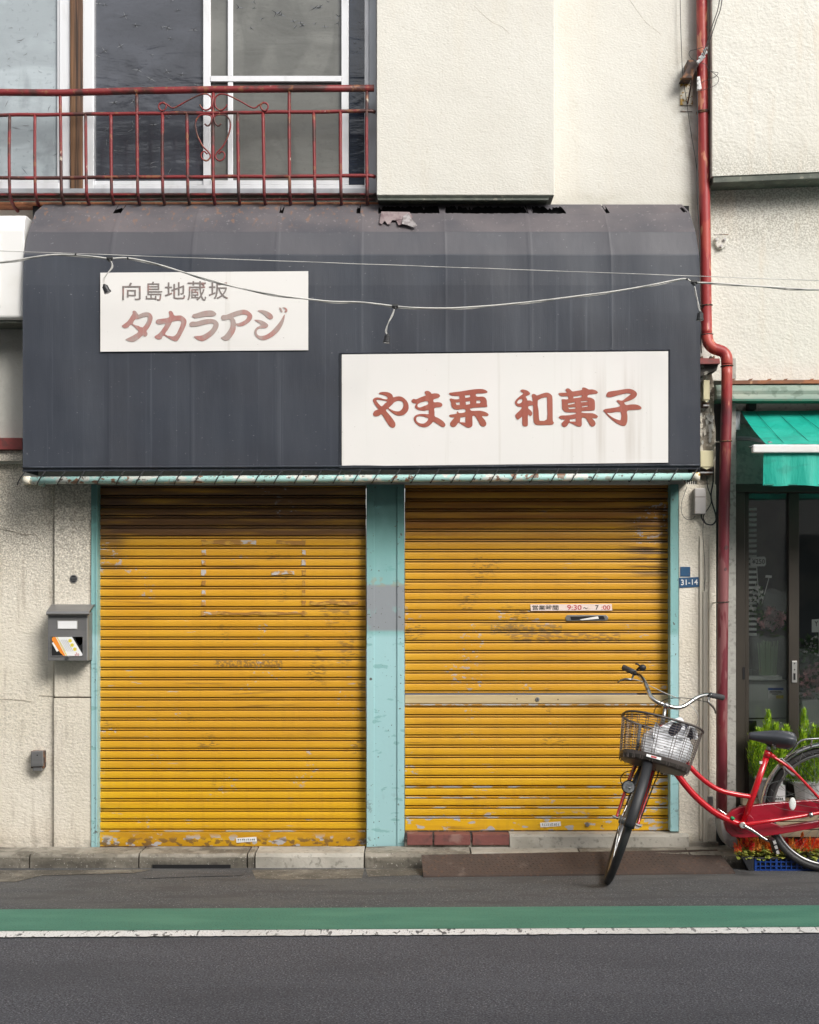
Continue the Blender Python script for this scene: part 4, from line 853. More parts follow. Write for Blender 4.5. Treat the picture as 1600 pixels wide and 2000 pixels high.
b = MB(); b.pbox(1550, 1315, 1554, 1328, .0865, .09); b.build("keyhole", m_black, LP)
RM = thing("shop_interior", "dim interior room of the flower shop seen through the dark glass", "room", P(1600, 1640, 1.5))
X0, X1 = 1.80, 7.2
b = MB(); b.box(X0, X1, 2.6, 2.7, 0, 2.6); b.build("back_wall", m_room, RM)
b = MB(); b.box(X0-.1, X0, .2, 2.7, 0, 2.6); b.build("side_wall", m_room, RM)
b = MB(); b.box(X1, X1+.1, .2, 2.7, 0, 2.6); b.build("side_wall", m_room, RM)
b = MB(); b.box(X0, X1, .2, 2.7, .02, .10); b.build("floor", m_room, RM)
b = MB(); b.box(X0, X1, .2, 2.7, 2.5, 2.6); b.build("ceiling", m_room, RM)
# louvre shelf stack on the left just inside the glass
LV = thing("slatted_rack", "pale slatted rack standing inside the shop glass beside the door jamb", "rack", P(1468, 1240, .22))
zq = 992
while zq < 1245:
    b = MB(); b.pbox(1456, zq, 1478, zq+5, .24, .30); b.build("slat", m_cabinet, LV); zq += 10.2
# price tags
TG = thing("price_tag", "small white price tag reading ¥250 on a thin stick", "price tag", P(1482, 1180, .26))
b = MB(); b.pprism([(1468, 1088), (1493, 1087), (1496, 1090), (1496, 1103), (1493, 1106), (1469, 1106), (1466, 1103), (1466, 1091)], .20, .203); t_ = b.build("card", m_paper, TG)
text("¥250", 1469, 1091.5, 10, .1985, m_ink, t_, bold=.012, wpx=25)
b = MB(); b.tube([P(1478, 1106, .205), P(1483, 1180, .23)], .0028, 5); b.build("stick", m_plastic_w, TG)
TG = thing("price_tag", "tiny white blank tag leaning on a stick right of the ¥250 tag", "price tag", P(1490, 1180, .26))
b = MB(); b.pprism([(1496, 1123), (1508, 1124), (1507, 1129), (1495, 1128)], .22, .223); b.build("card", m_paper, TG)
b = MB(); b.tube([P(1502, 1129, .225), P(1488, 1180, .24)], .0022, 5); b.build("stick", m_plastic_w, TG)
TG = thing("price_tag", "grey price tag with a dark Y cut by the right photo edge", "price tag", P(1595, 1260, .26))
b = MB(); b.pprism([(1586, 1210), (1618, 1208), (1618, 1234), (1586, 1235)], .20, .203); t_ = b.build("card", m_cabinet, TG)
text("Y", 1591, 1213, 10, .1985, m_ink, t_, bold=.01, wpx=7)
b = MB(); b.tube([P(1600, 1234, .205), P(1600, 1275, .23)], .0028, 5); b.build("stick", m_plastic_w, TG)
def flowers(T, cx, cy, Y, rx, ry, nfl, nlf, mflower, rf=.018):
    b = MB()
    for i in range(nfl):
        a = R.uniform(0, 6.28); q = math.sqrt(R.random()); c = P(cx+rx*q*math.cos(a), cy+ry*q*math.sin(a), Y+R.uniform(-.05, .05))
        for k in range(7):
            t = k*.9+R.random(); e = R.uniform(.2, 1.1); d = Vector((math.cos(t)*math.cos(e), -math.sin(e)*.8, math.sin(t)*math.cos(e)))*rf
            n_ = d.orthogonal().normalized()*rf*.5
            b.add([c, c+d*.6+n_, c+d*1.3, c+d*.6-n_], [(0, 1, 2, 3)])
    b.build("blossoms", mflower, T, kind="stuff", fix=False)
    b = MB()
    for i in range(nlf):
        a = R.uniform(0, 6.28); q = math.sqrt(R.random()); c = P(cx+rx*1.2*q*math.cos(a), cy+ry*1.2*q*math.sin(a)+ry*.5, Y+.03+R.uniform(-.05, .05))
        d = Vector((R.uniform(-1, 1), R.uniform(-.6, .1), R.uniform(-.3, 1))).normalized()*R.uniform(.03, .06); n_ = d.orthogonal().normalized()*.008
        b.add([c, c+d*.5+n_, c+d, c+d*.5-n_], [(0, 1, 2, 3)])
    b.build("leaves", m_darkleaf, T, kind="stuff", fix=False)
def wrap(T, pts_bot, pts_top, Y, name="cellophane"):
    b = MB(); n = 28; vs_ = []
    for k in range(n):
        a = 2*math.pi*k/n; j = 1+.10*math.sin(a*7)+R.uniform(-.04, .04)
        for (cx, cy, r_, rz) in (pts_bot, ((pts_bot[0]+pts_top[0])/2, (pts_bot[1]+pts_top[1])/2, (pts_bot[2]+pts_top[2])/2, .05), pts_top):
            p = P(cx+r_*j*math.cos(a), cy+(2 if cy == pts_top[1] else 1)*3*math.sin(a*3), Y); vs_.append((p.x, p.y+r_*j*math.sin(a)/350*.6, p.z))
    fs = []
    for k in range(n):
        j = (k+1) % n; fs += [(k*3, j*3, j*3+1, k*3+1), (k*3+1, j*3+1, j*3+2, k*3+2)]
    b.add(vs_, fs); b.build(name, m_cello, T, smooth=True)
T = thing("bouquet", "pale pink bouquet in clear cellophane below the ¥250 tag behind the glass", "bouquet", P(1505, 1235, .40)); flowers(T, 1507, 1208, .28, 30, 20, 60, 90, m_pink); wrap(T, (1507, 1228, 17, 0), (1512, 1155, 32, 0), .28)
T = thing("bouquet", "small white bunch of flowers against the slatted rack", "bouquet", P(1475, 1235, .36)); flowers(T, 1476, 1165, .24, 12, 30, 26, 60, m_paper, .012)
T = thing("bouquet", "low pink bouquet behind the glass right of the lock plate", "bouquet", P(1590, 1400, .45)); flowers(T, 1588, 1330, .28, 26, 36, 90, 160, m_pink, .014); wrap(T, (1590, 1375, 20, 0), (1590, 1270, 40, 0), .28)
T = thing("bouquet", "dark leafy bunch behind the glass over the low pink bouquet", "bouquet", P(1590, 1260, .5)); flowers(T, 1590, 1262, .34, 26, 22, 25, 240, m_paper, .010)
T = thing("bouquet", "wide cellophane bundle of pale green stems on the white cabinet", "bouquet", P(1500, 1322, .34))
b = MB()
for k in range(46): 
    x = R.uniform(1480, 1520); b.tube([P(x, 1250+R.uniform(0, 16), .22+R.uniform(-.03, .04)), P(1500+(x-1500)*.8, 1322, .22)], .0022, 4)
b.build("stems", mat("pale_green_stems", (.45, .62, .36), .5), T, kind="stuff"); wrap(T, (1500, 1322, 34, 0), (1502, 1240, 46, 0), .22)
CB = thing("cabinet", "dusty white cabinet with a blue and yellow sticker inside the shop", "cabinet", P(1500, 1640, .5))
b = MB(); b.pbox(1448, 1330, 1545, 1640, .22, .9); b.build("body", m_cabinet, CB, bevel=.006)
b = MB(); b.pbox(1446, 1320, 1528, 1329, .18, .9); b.build("top_board", m_cabinet, CB, bevel=.003)
b = MB(); b.pbox(1452, 1402, 1535, 1404, .212, .219); b.build("drawer_gap", m_black, CB)
b = MB(); b.pbox(1452, 1408, 1478, 1440, .205, .219); b.build("control_panel", m_tray, CB, bevel=.002)
b = MB(); b.pbox(1500, 1343, 1531, 1365, .214, .2185); s_ = b.build("sticker", m_paper, CB)
b = MB(); b.pbox(1500.5, 1343.5, 1530.5, 1348, .2125, .2138); b.build("sticker_header", mat("sticker_blue", (.02, .11, .42), .5), s_)
b = MB(); b.pbox(1516, 1358, 1530, 1364.5, .2125, .2138); b.build("sticker_corner", m_yprint, s_)
for k, (a, c) in enumerate(((1503, 1526), (1503, 1528), (1508, 1520))):
    b = MB(); b.pbox(a, 1350+k*2.6, c, 1351.2+k*2.6, .2125, .2138); b.build("sticker_print", m_ink, s_)
CB = thing("cabinet", "low pale counter behind the right glass pane by the conifers", "counter", P(1600, 1640, .5))
b = MB(); b.pbox(1566, 1368, 1700, 1640, .22, .9); b.build("body", m_cabinet, CB, bevel=.006)
# teal retractable awning
def cloth(name):
    m = bpy.data.materials[name]; t = m.node_tree; N = t.nodes; L = t.links; b_ = N["Principled BSDF"]; out = N["Material Output"]
    tr = N.new("ShaderNodeBsdfTranslucent"); tr.inputs[0].default_value = (.05, .50, .38, 1)
    mx = N.new("ShaderNodeMixShader"); mx.inputs[0].default_value = .22; L.new(b_.outputs[0], mx.inputs[1]); L.new(tr.outputs[0], mx.inputs[2]); L.new(mx.outputs[0], out.inputs[0])
cloth("teal_awning_cloth")
TA = thing("teal_awning", "bright teal retractable awning with white front bar over the flower shop", "awning", P(1600, 875, -.45))
b = MB(); n = 40; YF = -.45
A0, A1, B0, B1 = P(1447, 803, .10), P(1800, 797, .10), P(1497, 868, YF), P(1850, 864, YF)
A1 = A0+Vector((3.5, 0, .03)); B1 = B0+Vector((3.45, 0, .02))
for i in range(n+1):
    for j in range(9):
        p = A0.lerp(A1, i/n).lerp(B0.lerp(B1, i/n), j/8); p.z -= .012*math.sin(math.pi*j/8)+.002*math.sin(i*2.1); b.v.append(tuple(p))
for i in range(n):
    for j in range(8): b.f.append((i*9+j, (i+1)*9+j, (i+1)*9+j+1, i*9+j+1))
b.build("canopy_cloth", m_teal, TA, smooth=True)
for k in range(12):
    b = MB(); u = (k+.7)/12*.5; b.tube([A0.lerp(A1, u*.8)+Vector((0, 0, -.004)), B0.lerp(B1, u)+Vector((0, 0, -.004))], .0016, 4); b.build("cloth_seam", mat("dark_teal_seam", (.005, .16, .12), .7) if k == 0 else bpy.data.materials["dark_teal_seam"], TA)
b = MB(); 
v0, n = P(1492, 884, YF), 120
for i in range(n+1):
    x = v0.x+3.5*i/n
    for j in range(7):
        b.v.append((x, YF+.005+(.010*math.sin(x*38)+.008*math.sin(x*17+1))*j/6-(.006*j/6), v0.z+.004-(.178+.003*math.sin(x*30))*j/6))
for i in range(n):
    for j in range(6): b.f.append((i*7+j, (i+1)*7+j, (i+1)*7+j+1, i*7+j+1))
b.build("valance", m_teal, TA, smooth=True)
b = MB(); b.tube([P(1492, 947, YF+.002), P(1492, 947, YF+.002)+Vector((3.5, 0, 0))], .0035, 5); b.build("valance_hem", bpy.data.materials["dark_teal_seam"], TA)
b = MB(); p, q = P(1471, 868, YF-.02), P(1471, 884, YF-.02); b.box(p.x, p.x+3.6, YF-.02, YF+.02, q.z, p.z); b.build("front_bar", m_plastic_w, TA, bevel=.006)
b = MB(); c = P(1464, 873, YF); b.tube([c, P(1475, 873, YF)], .004, 6); b.build("bar_pin", m_chrome_d, TA)
b = MB(); b.tube([P(1440, 817, .10), P(1440, 817, .10)+Vector((3.6, 0, 0))], .032, 12); b.build("roller_tube", m_plastic_g, TA, smooth=True)
b = MB(); b.pbox(1435, 803, 1446, 840, .05, .16); b.build("end_bracket", m_alu_grey, TA, bevel=.003)
b = MB(); b.tube([P(1434, 856, .12), P(1468, 857, .02)], .013, 6); b.tube([P(1468, 857, .02), P(1505, 866, YF+.03)], .012, 6); b.build("folding_arm", m_alu_grey, TA)
b = MB(); b.pbox(1462, 786, 1478, 800, .10, .16); b.build("clamp_box", m_cable, TA, bevel=.004)
# ------------------------------------------------------------------ downpipe
DP = thing("downpipe", "peeling red rainwater pipe with a kink running down between the two buildings", "downpipe", P(1410, 1600, -.05))
PYY = -.055
path = [(1370, -300), (1371, 0), (1373, 220), (1377, 430), (1379.5, 600), (1380.5, 655), (1384, 670), (1393, 680), (1404, 684), (1413, 688), (1419, 697), (1420, 712), (1419, 800), (1415.5, 950), (1412.5, 1150), (1410.5, 1350), (1409.5, 1598)]
up_ = path[:6]; el = path[5:12]; lo = path[11:]
yk = lambda y: PYY if y < 640 else PYY-.065*min(1, (y-640)/60)
for nm, seg, r_ in (("upper_pipe", crom(up_, 3), .0305), ("offset_bend", crom(el, 4), .032), ("lower_pipe", crom(lo, 3), .0305)):
    b = MB(); b.tube([P(x, y, yk(y)) for x, y in seg], r_, 16); b.build(nm, m_pipe, DP, smooth=True)
for y, x in ((-60, 1370.7), (218, 1373), (221, 1373), (597, 1379.5), (654, 1380.5), (715, 1420), (862, 1417.5), (1176, 1412.2)):
    b = MB(); c = P(x, y, yk(y)); b.tube([c+Vector((.033*math.cos(a), .033*math.sin(a), .002*math.cos(a))) for a in [k*math.pi/8 for k in range(16)]], .0035, 5, closed=True); b.build("pipe_strap", m_bracket, DP)
for y, x in ((864, 1400), (1178, 1394)):
    b = MB(); b.tube([P(x-4, y, .0), P(x+3, y-1, -.03), P(x+14, y, -.09)], .004, 6); b.build("strap_hook", m_steel_pale if y < 1000 else m_conduit, DP)
# ------------------------------------------------------------------ wall fittings around the right pillar
T = thing("small_eave", "short red metal eave with dark broken underside beside the pipe bend", "eave", P(1382, 712, -.1))
b = MB(); b.pprism([(1366, 699), (1406, 700), (1407, 710), (1366, 711)], -.16, .0); b.build("red_cover", m_redtile, T, bevel=.002)
b = MB(); b.pprism([(1366, 712), (1404, 711), (1400, 724), (1386, 727), (1378, 733), (1366, 735)], -.12, .0); b.build("dark_soffit", mat("dark_timber", (.05, .045, .04), .9, layers=({'scale': 30, 'lo': .55, 'hi': .62, 'col': (.35, .33, .28), 'amt': .8},)), T, bevel=.003)  # dark irregular block under the red cover
for k in (0, 2, 3):
    b = MB(); x = 1368+k*8+R.uniform(-2, 2); b.pprism([(x, 699), (x+5, 699), (x+4, 695.5-R.uniform(0, 2)), (x+1, 696)], -.162, -.14); b.build("cover_lug", m_bracket, T)
T = thing("peeling_render", "strip of cracked and flaking render beside the awning end", "render", P(1382, 940, -.01))
b = MB(); b.pprism([(1362, 733), (1390, 728), (1396, 760), (1394, 800), (1398, 840), (1397, 946), (1362, 946)], -.012, 0); b.build("bare_render", m_stain, T)
for k in range(34):
    x, y = R.uniform(1366, 1394), R.uniform(740, 880); n = R.randint(4, 6); r0 = R.uniform(3, 7)
    pl = [(min(1398, x+r0*.7*math.cos(2*math.pi*i/n+k)*R.uniform(.6, 1.3)), y+r0*1.5*math.sin(2*math.pi*i/n+k)*R.uniform(.6, 1.3)) for i in range(n)]
    b = MB(); yo = -.016-R.uniform(0, .006); b.pprism(pl, yo, yo+.003); 
    tl = R.uniform(-.35, .35); cz = sum(v[2] for v in b.v)/len(b.v); b.v = [(v[0], v[1]-abs(v[2]-cz)*abs(tl)-.001*k*0, v[2]) for v in b.v]
    b.build("paint_flake", m_wall if k % 3 else m_wall_low, T)
for a, lab in (((1374, 742, 1386.5, 784), "tall narrow cream junction box near the pipe bend"), ((1368, 880, 1394, 915), "square cream junction box beside the awning corner")):
    T = thing("junction_box", lab, "junction box", P((a[0]+a[2])/2, a[3], -.03))
    b = MB(); b.pbox(a[0], a[1], a[2], a[3]-3, -.075, -.012); b.build("cover", m_plastic_c, T, bevel=.004)
    b = MB(); b.pprism([(a[0]+1, a[3]-3.5), (a[2]-1, a[3]-3.5), ((a[0]+a[2])/2, a[3]+2)], -.07, -.03); b.build("cable_mouth", m_plastic_c, T)
    b = MB(); b.pbox(a[0]-2, a[3]+2, a[2]-2, a[3]+12, -.045, -.012); b.build("terminal_block", m_bracket, T, bevel=.002)
    b = MB(); b.tube([P(a[0], a[3]+8, -.06), P(a[2]-1, a[3]+8, -.06)], .004, 6); b.build("terminal_bar", m_porcelain, T)
T = thing("terminal_box", "plain grey terminal box on the stucco pillar under the awning end", "terminal box", P(1368, 1004, -.03))
b = MB(); b.pbox(1357, 953.5, 1379, 1004, -.055, -.0105); b.build("case", m_plastic_g, T, bevel=.005)
b = MB(); b.pbox(1357.5, 970, 1378.5, 971, -.0565, -.055); b.build("case_seam", m_bracket, T)
def wire(label, pts, Y, r, m=m_cable, cat="cable", k=4):
    b = MB(); pp = crom([(x, y, (Y if len(q) == 0 else q[0])) for x, y, *q in pts], k); b.tube([P(*p) for p in pp], r, 6); o = b.build("cable", m, smooth=True); return tag(o, label, cat)
wire("thick black cable looping below the grey terminal box", [(1393, 908, -.05), (1393, 940), (1389, 965), (1391, 982), (1398, 1005), (1398, 1018), (1390, 1025), (1378, 1022), (1371, 1012), (1370, 1003)], -.035, .0042)
wire("thin black cable curving from the terminal box up to the square junction box", [(1381, 930), (1382, 950), (1388, 968), (1389, 982), (1383, 994), (1376, 1004), (1374, 1012), (1379, 1022), (1384, 1024)], -.03, .0025)
wire("thin dark wire loop left of the grey terminal box", [(1342, 950), (1335, 970), (1331, 985), (1332, 1003), (1341, 1014), (1352, 1014), (1358, 1008)], -.028, .0014)
wire("thin cable dropping from the terminal box into the wall trunking", [(1374, 1018), (1373, 1040), (1374, 1062), (1376, 1090), (1377, 1120), (1376, 1150), (1375, 1158)], -.022, .0014)
wire("dark wire running down the edge of the red downpipe", [(1362, 170), (1363, 260), (1362, 330), (1363, 400), (1367, 470), (1366, 560), (1368, 640), (1370, 690)], -.075, .0030)
wire("long thin black wire falling down the upper wall to the pipe", [(1328, -60), (1329, 20), (1331, 90), (1334, 150), (1340, 190), (1350, 260), (1361, 330), (1362, 400)], -.03, .0018)
wire("left of two black service wires coming down from above", [(1412, -60), (1404, 10), (1393, 45), (1388, 60), (1382, 80), (1376, 98), (1372, 108)], -.16, .0026)
wire("right of two black service wires coming down from above", [(1416, -60), (1409, 10), (1400, 38), (1393, 60), (1386, 80), (1379, 98), (1374, 110)], -.18, .0026)
wire("thin wire loop to the left of the pipe above the bracket", [(1374, 92), (1358, 97), (1349, 99), (1346, 106), (1352, 115), (1362, 120)], -.12, .0016)
wire("double thin wire loop to the right of the pipe", [(1366, 122), (1378, 126), (1384, 136), (1396, 141), (1403, 142), (1398, 149), (1388, 154), (1376, 158), (1370, 162)], -.14, .0016)
wire("lower thin wire loop to the right of the pipe", [(1384, 136), (1398, 146), (1404, 154), (1400, 164), (1388, 171), (1376, 175), (1366, 178)], -.15, .0016)
T = thing("service_bracket", "rusty steel angle bracket holding the service wires beside the pipe", "bracket", P(1345, 150, -.03))
b = MB(); b.pprism([(1343, 117), (1357, 117), (1366, 124), (1352, 152), (1332, 152), (1343, 130)], -.10, -.002); b.build("bracket_arm", m_bracket, T, bevel=.002)
b = MB(); b.pbox(1329, 152, 1353, 205, -.008, .0); b.build("wall_plate", m_rustyw, T, bevel=.001)
b = MB(); b.tube([P(1353, 150, -.08), P(1343, 203, -.012)], .0045, 6); b.build("stay_rod", m_bracket, T)
b = MB(); b.tube([P(1329, 217, -.004), P(1352, 218, -.004)], .0018, 4); b.build("plate_edge", m_bracket, T)
for (x, y, r_) in ((1371, 112, .013), (1376, 104, .010), (1366, 119, .010), (1378, 96, .006)):
    b = MB(); c = P(x, y, -.15); b.tube([c-Vector((.012, 0, .010)), c+Vector((.012, 0, .010))], r_, 8); b.build("insulator", m_porcelain, T, bevel=.001)
T = thing("connector_strip", "white screw connector strip beside the pipe under the bracket", "connector", P(1366, 165, -.09))
b = MB(); b.pprism([(1362, 150), (1367, 149), (1371, 173), (1363, 176)], -.115, -.095); b.build("base", m_plastic_w, T, bevel=.001)
for y in (155, 163, 171):
    b = MB(); c = P(1364.5, y, -.12); b.tube([c, c+Vector((0, .008, 0))], .008, 8); b.build("screw", m_porcelain, T)
T = thing("wall_hook_plate", "white painted hook plate on the neighbour stucco right of the pipe", "hook plate", P(1408, 485, .03))
b = MB(); b.pprism([(1396, 466), (1400, 462), (1417, 462), (1422, 467), (1419, 480), (1411, 486), (1402, 484), (1397, 476)], .030, .05); b.build("plate", m_wall_right, T, bevel=.003)
for x, y in ((1400, 467), (1416, 467), (1409, 480)):
    b = MB(); b.tube([P(x, y, .015), P(x, y, .03)], .008, 8); b.build("stud", m_plastic_w, T, bevel=.001)
b = MB(); b.tube([P(1395, 459, .02), P(1423, 458, .02)], .0022, 5); b.build("wire", m_bracket, T)
# cable trunking on the pillar
T = thing("cable_trunking", "beige vertical cable trunking down the stucco corner pillar", "trunking", P(1376, 1645, -.02))
b = MB(); b.pbox(1367, 1048, 1372.5, 1640, -.024, -.0105); b.build("narrow_duct", m_conduit, T, bevel=.002)
b = MB(); b.pbox(1374, 1155, 1382.5, 1648, -.032, -.0105); b.build("wide_duct", m_conduit, T, bevel=.003)
b = MB(); b.pbox(1385, 1050, 1387.5, 1560, -.016, -.0105); b.build("thin_duct", m_conduit, T, bevel=.001)
b = MB(); b.pbox(1366.2, 1048, 1367, 1640, -.0125, -.0105); b.build("shadow_joint", m_bracket, T)
b = MB(); b.pbox(1383, 1556, 1393, 1574, -.030, -.0105); b.build("duct_cap", m_steel, T, bevel=.002)
# plates
T = thing("address_plate", "dark blue enamel address plate reading 31-14 on the stucco pillar", "address plate", P(1346, 1147, -.012))
b = MB(); b.pprism([(1326.5, 1128.5), (1365, 1127), (1366, 1146), (1327.5, 1148)], -.0145, -.0102); p_ = b.build("plate", m_enamel_b, T, bevel=.0008)
text("31-14", 1330, 1132, 11, -.0165, m_platewhite, p_, bold=.012, wpx=33, rot=.025)
o = MB().pbox(1329, 1107, 1348.5, 1126, -.014, -.0102).build("blank_plate", m_enamel_b, bevel=.0008); tag(o, "small square blue plate without writing just above the 31-14 plate", "plate")
# mailbox
MBX = thing("mailbox", "brushed steel mailbox on the left pilaster with flyers behind its window", "mailbox", P(135, 1290, -.13))
MY = -.13
b = MB(); b.pbox(93.5, 1196, 171.5, 1290.5, MY, -.001); b.build("body", m_steel, MBX, bevel=.003)
z_t, z_f = P(0, 1179, -.005).z, P(0, 1200, MY-.03).z; xa, xb = P(97, 0, -.005).x, P(177, 0, -.005).x
b = MB(); x0, x1 = P(90, 0, MY-.03).x, P(174, 0, MY-.03).x
zq = P(0, 1183, -.02).z
prof2 = [(-.002, zq+.008), (-.05, zq+.004), (MY-.022, z_f+.016), (MY-.030, z_f+.004), (MY-.022, z_f-.004), (MY-.018, z_f-.002), (MY-.020, z_f+.010), (-.05, zq-.002), (-.002, zq)]
b.prism(prof2, lambda y, z: (x0, y, z), lambda y, z: (x1, y, z)); b.build("lid", m_steel, MBX)
b = MB(); b.pbox(169.5, 1204, 171.8, 1290, MY-.0015, MY+.001); b.build("edge_trim", m_steel_pale, MBX)
b = MB(); b.pbox(112, 1212, 151.5, 1229, MY-.003, MY); b.build("label_holder", m_steel_pale, MBX); 
b = MB(); b.pbox(113.2, 1213.2, 150.2, 1227.8, MY-.0045, MY-.003); b.build("blank_label", m_platewhite, MBX)
b = MB(); b.pbox(100.5, 1243, 162, 1281.5, MY-.002, MY+.002); b.build("window_recess", m_black, MBX)
e = [(100.5, 1243), (162, 1243), (162, 1281.5), (100.5, 1281.5)]
b = MB(); b.tube([P(x, y, MY-.003) for x, y in e], .0028, 6, closed=True); b.build("window_rim", m_steel, MBX)
b = MB(); c = P(131, 1284.5, MY-.007); b.tube([c, c+Vector((0, .007, 0))], .011, 12); b.build("latch", m_chrome_d, MBX, bevel=.001)
fy = MY-.0035
FL = thing("flyer", "white flyer with orange stripes and yellow marks behind the mailbox window", "flyer", P(135, 1281, fy))
b = MB(); b.pprism([(102, 1246), (104, 1244), (141, 1244), (161.5, 1278), (160.5, 1280.8), (126, 1280.8), (119, 1276)], fy, fy+.001); b.build("sheet", m_platewhite, FL)
b = MB(); b.pprism([(102, 1246), (104, 1244), (108.5, 1244), (128, 1280.8), (124, 1280.8), (118, 1275), (101.5, 1250)], fy-.0006, fy-.0001); b.build("orange_stripe", m_orange, FL)
b = MB(); b.pprism([(101.5, 1256), (104, 1254), (115, 1271), (111, 1273)], fy-.0012, fy-.0007); b.build("white_box", m_platewhite, FL)
b = MB(); b.pprism([(110.5, 1244), (112, 1244), (131, 1280), (129.5, 1280.8)], fy-.0012, fy-.0007); b.build("orange_line", m_yprint, FL)
for x, y in ((137, 1251.5), (141, 1260), (146.5, 1268)):
    pl = [(x+(4.3 if k % 2 else 3)*math.cos(k*math.pi/6), y+(4.3 if k % 2 else 3)*math.sin(k*math.pi/6)) for k in range(12)]
    b = MB(); b.pprism(pl, fy-.0006, fy-.0001); b.build("yellow_mark", m_yprint, FL)
text("25", 148.5, 1274, 6, fy-.0008, m_redink, FL, bold=.012, wpx=8, rot=-.5)
for k in range(5):
    b = MB(); x = 115+k*3.6; b.pprism([(x, 1249+k*.5), (x+.9, 1248.6), (x+14, 1272), (x+13, 1272.5)], fy-.0006, fy-.0001); b.build("text_line", m_porcelain, FL)
o = MB().pprism([(146, 1245), (161, 1244), (162, 1256), (156, 1262), (150, 1254)], fy+.0015, fy+.0024).build("orange_leaflet", m_orange); tag(o, "orange leaflet behind the white flyer in the mailbox window", "leaflet")
# round vent and outlet box
T = thing("round_vent", "small dark round vent on the pilaster above the mailbox", "vent", P(145, 1130, -.01))
b = MB(); c = P(144.5, 1130.5, 0); b.tube([c-Vector((0, .006, 0)), c+Vector((0, .004, 0))], .0225, 18); b.build("rim", m_steel, T)
b = MB(); b.tube([c-Vector((0, .008, 0)), c-Vector((0, .005, 0))], .018, 16); b.build("grille", m_tray, T)
for k in (-1, 0, 1):
    b = MB(); b.box(c.x-.016, c.x+.016, -.0095, -.008, c.z+k*.008-.0012, c.z+k*.008+.0012); b.build("grille_bar", m_steel, T)
T = thing("outlet_cover", "small grey outdoor socket cover low on the left wall", "socket cover", P(73, 1507, .0))
b = MB(); b.pbox(60, 1467, 86, 1501, -.022, .029); b.build("backplate", m_bracket, T, bevel=.005)
b = MB(); b.pprism([(61, 1468), (84, 1466), (84.5, 1497), (60, 1498)], -.036, -.0225); b.build("flap", m_steel, T, bevel=.004)
b = MB(); b.pbox(64, 1499, 82, 1506, -.025, .029); b.build("lower_lip", m_steel, T, bevel=.003)
b = MB(); c = P(73, 1475, -.0365); b.tube([c, c-Vector((0, .002, 0))], .0035, 8); b.build("screw", m_black, T)
# boxy white air conditioner at the left edge
T = thing("air_conditioner", "white boxy wall unit cut by the left photo edge", "air conditioner", P(-20, 630, -.2))
AYY = -.26
xr = P(48, 0, AYY).x; z0, z1 = P(0, 620, AYY).z, P(0, 416, AYY).z
b = MB(); pf = [(-.001, z0+.012), (AYY+.02, z0-.010), (AYY, z0+.004), (AYY-.004, z1-.10), (AYY+.004, z1-.035), (AYY+.025, z1-.008), (AYY+.06, z1), (-.001, z1+.006)]
b.prism(pf, lambda y, z: (xr-.75, y, z), lambda y, z: (xr, y, z)); b.build("casing", m_plastic_w, T, bevel=.008)
b = MB(); p = P(2, 458, AYY-.006); q = P(2, 598, AYY-.006); b.box(p.x-.5, p.x, AYY-.008, AYY-.0045, q.z, p.z); b.build("front_panel", m_plastic_w, T, bevel=.002)
b = MB(); b.box(xr-.7, xr-.01, AYY+.03, -.03, z0-.022, z0-.002); b.build("underside_tray", m_darktrim, T)

# ------------------------------------------------------------------ string-light cable in front of the awning
FY = -.62
FC = thing("string_light_cable", "pale drooping string light cable with three empty bulb sockets", "cable", P(770, 600, FY))
fp = [(-500, 560), (-250, 535), (0, 512), (60, 503), (105, 497.5), (150, 498.5), (190, 502), (215, 505), (250, 504), (300, 514), (350, 529), (390, 541), (440, 555), (480, 565), (540, 576), (600, 584), (650, 589), (700, 590), (740, 594), (772, 598), (810, 601), (860, 602), (900, 601), (970, 596), (1050, 588), (1130, 578), (1200, 569), (1270, 557), (1325, 546), (1342, 545), (1355, 551), (1400, 553), (1450, 557), (1530, 562), (1600, 566), (2200, 590)]
c1 = crom(fp, 4)
b = MB(); b.tube([P(x, y, FY) for x, y in c1], .0040, 6); b.build("twin_wire", m_cable_w, FC, smooth=True)
b = MB(); b.tube([P(x, y+1.8+1.2*math.sin(x*.05), FY+.003) for x, y in c1], .0025, 6); b.build("twin_wire", m_cable_w, FC, smooth=True)
def socket(node, drop, end, ang):
    b = MB(); c = P(*node, FY); b.tube([c-Vector((.016, 0, 0)), c+Vector((.016, 0, 0))], .011, 8); b.tube([c, c+Vector((0, 0, -.016))], .010, 8); b.build("clamp", m_cable, FC, bevel=.002, smooth=False)
    for o in (0, 2.2):
        b = MB(); pp = crom([(x+o*math.sin(i*1.6), y) for i, (x, y) in enumerate(drop)], 4); b.tube([P(x, y, FY-.002*o) for x, y in pp], .0026, 5); b.build("drop_wire", m_cable_w, FC, smooth=True)
    d = Vector((math.sin(ang), 0, -math.cos(ang))); c = P(*end, FY)
    b = MB(); b.tube([c-d*.012, c-d*.004, c, c+d*.026, c+d*.030, c+d*.036], [.005, .010, .015, .017, .019, .019], 12); s_ = b.build("bulb_socket", m_tray, FC, smooth=False)
    b = MB(); b.tube([c+d*.0362, c+d*.0366], .014, 12); b.build("socket_mouth", m_porcelain, s_)
socket((215, 505), [(217, 510), (218, 522), (210, 534), (204, 545), (203, 556)], (205, 559), .45)
socket((772, 598), [(770, 604), (765, 616), (758, 632), (755, 647), (757, 654)], (757, 656), -.12)
socket((1356, 551), [(1357, 560), (1358, 575), (1363, 588), (1366, 600), (1368, 610)], (1368, 612), -.05)
for x, y in ((148, 497), (250, 504), (1342, 545)):
    b = MB(); c = P(x, y, FY); b.tube([c-Vector((.004, 0, 0)), c+Vector((.004, 0, 0))], .0065, 8); b.build("tie", m_cable, FC)
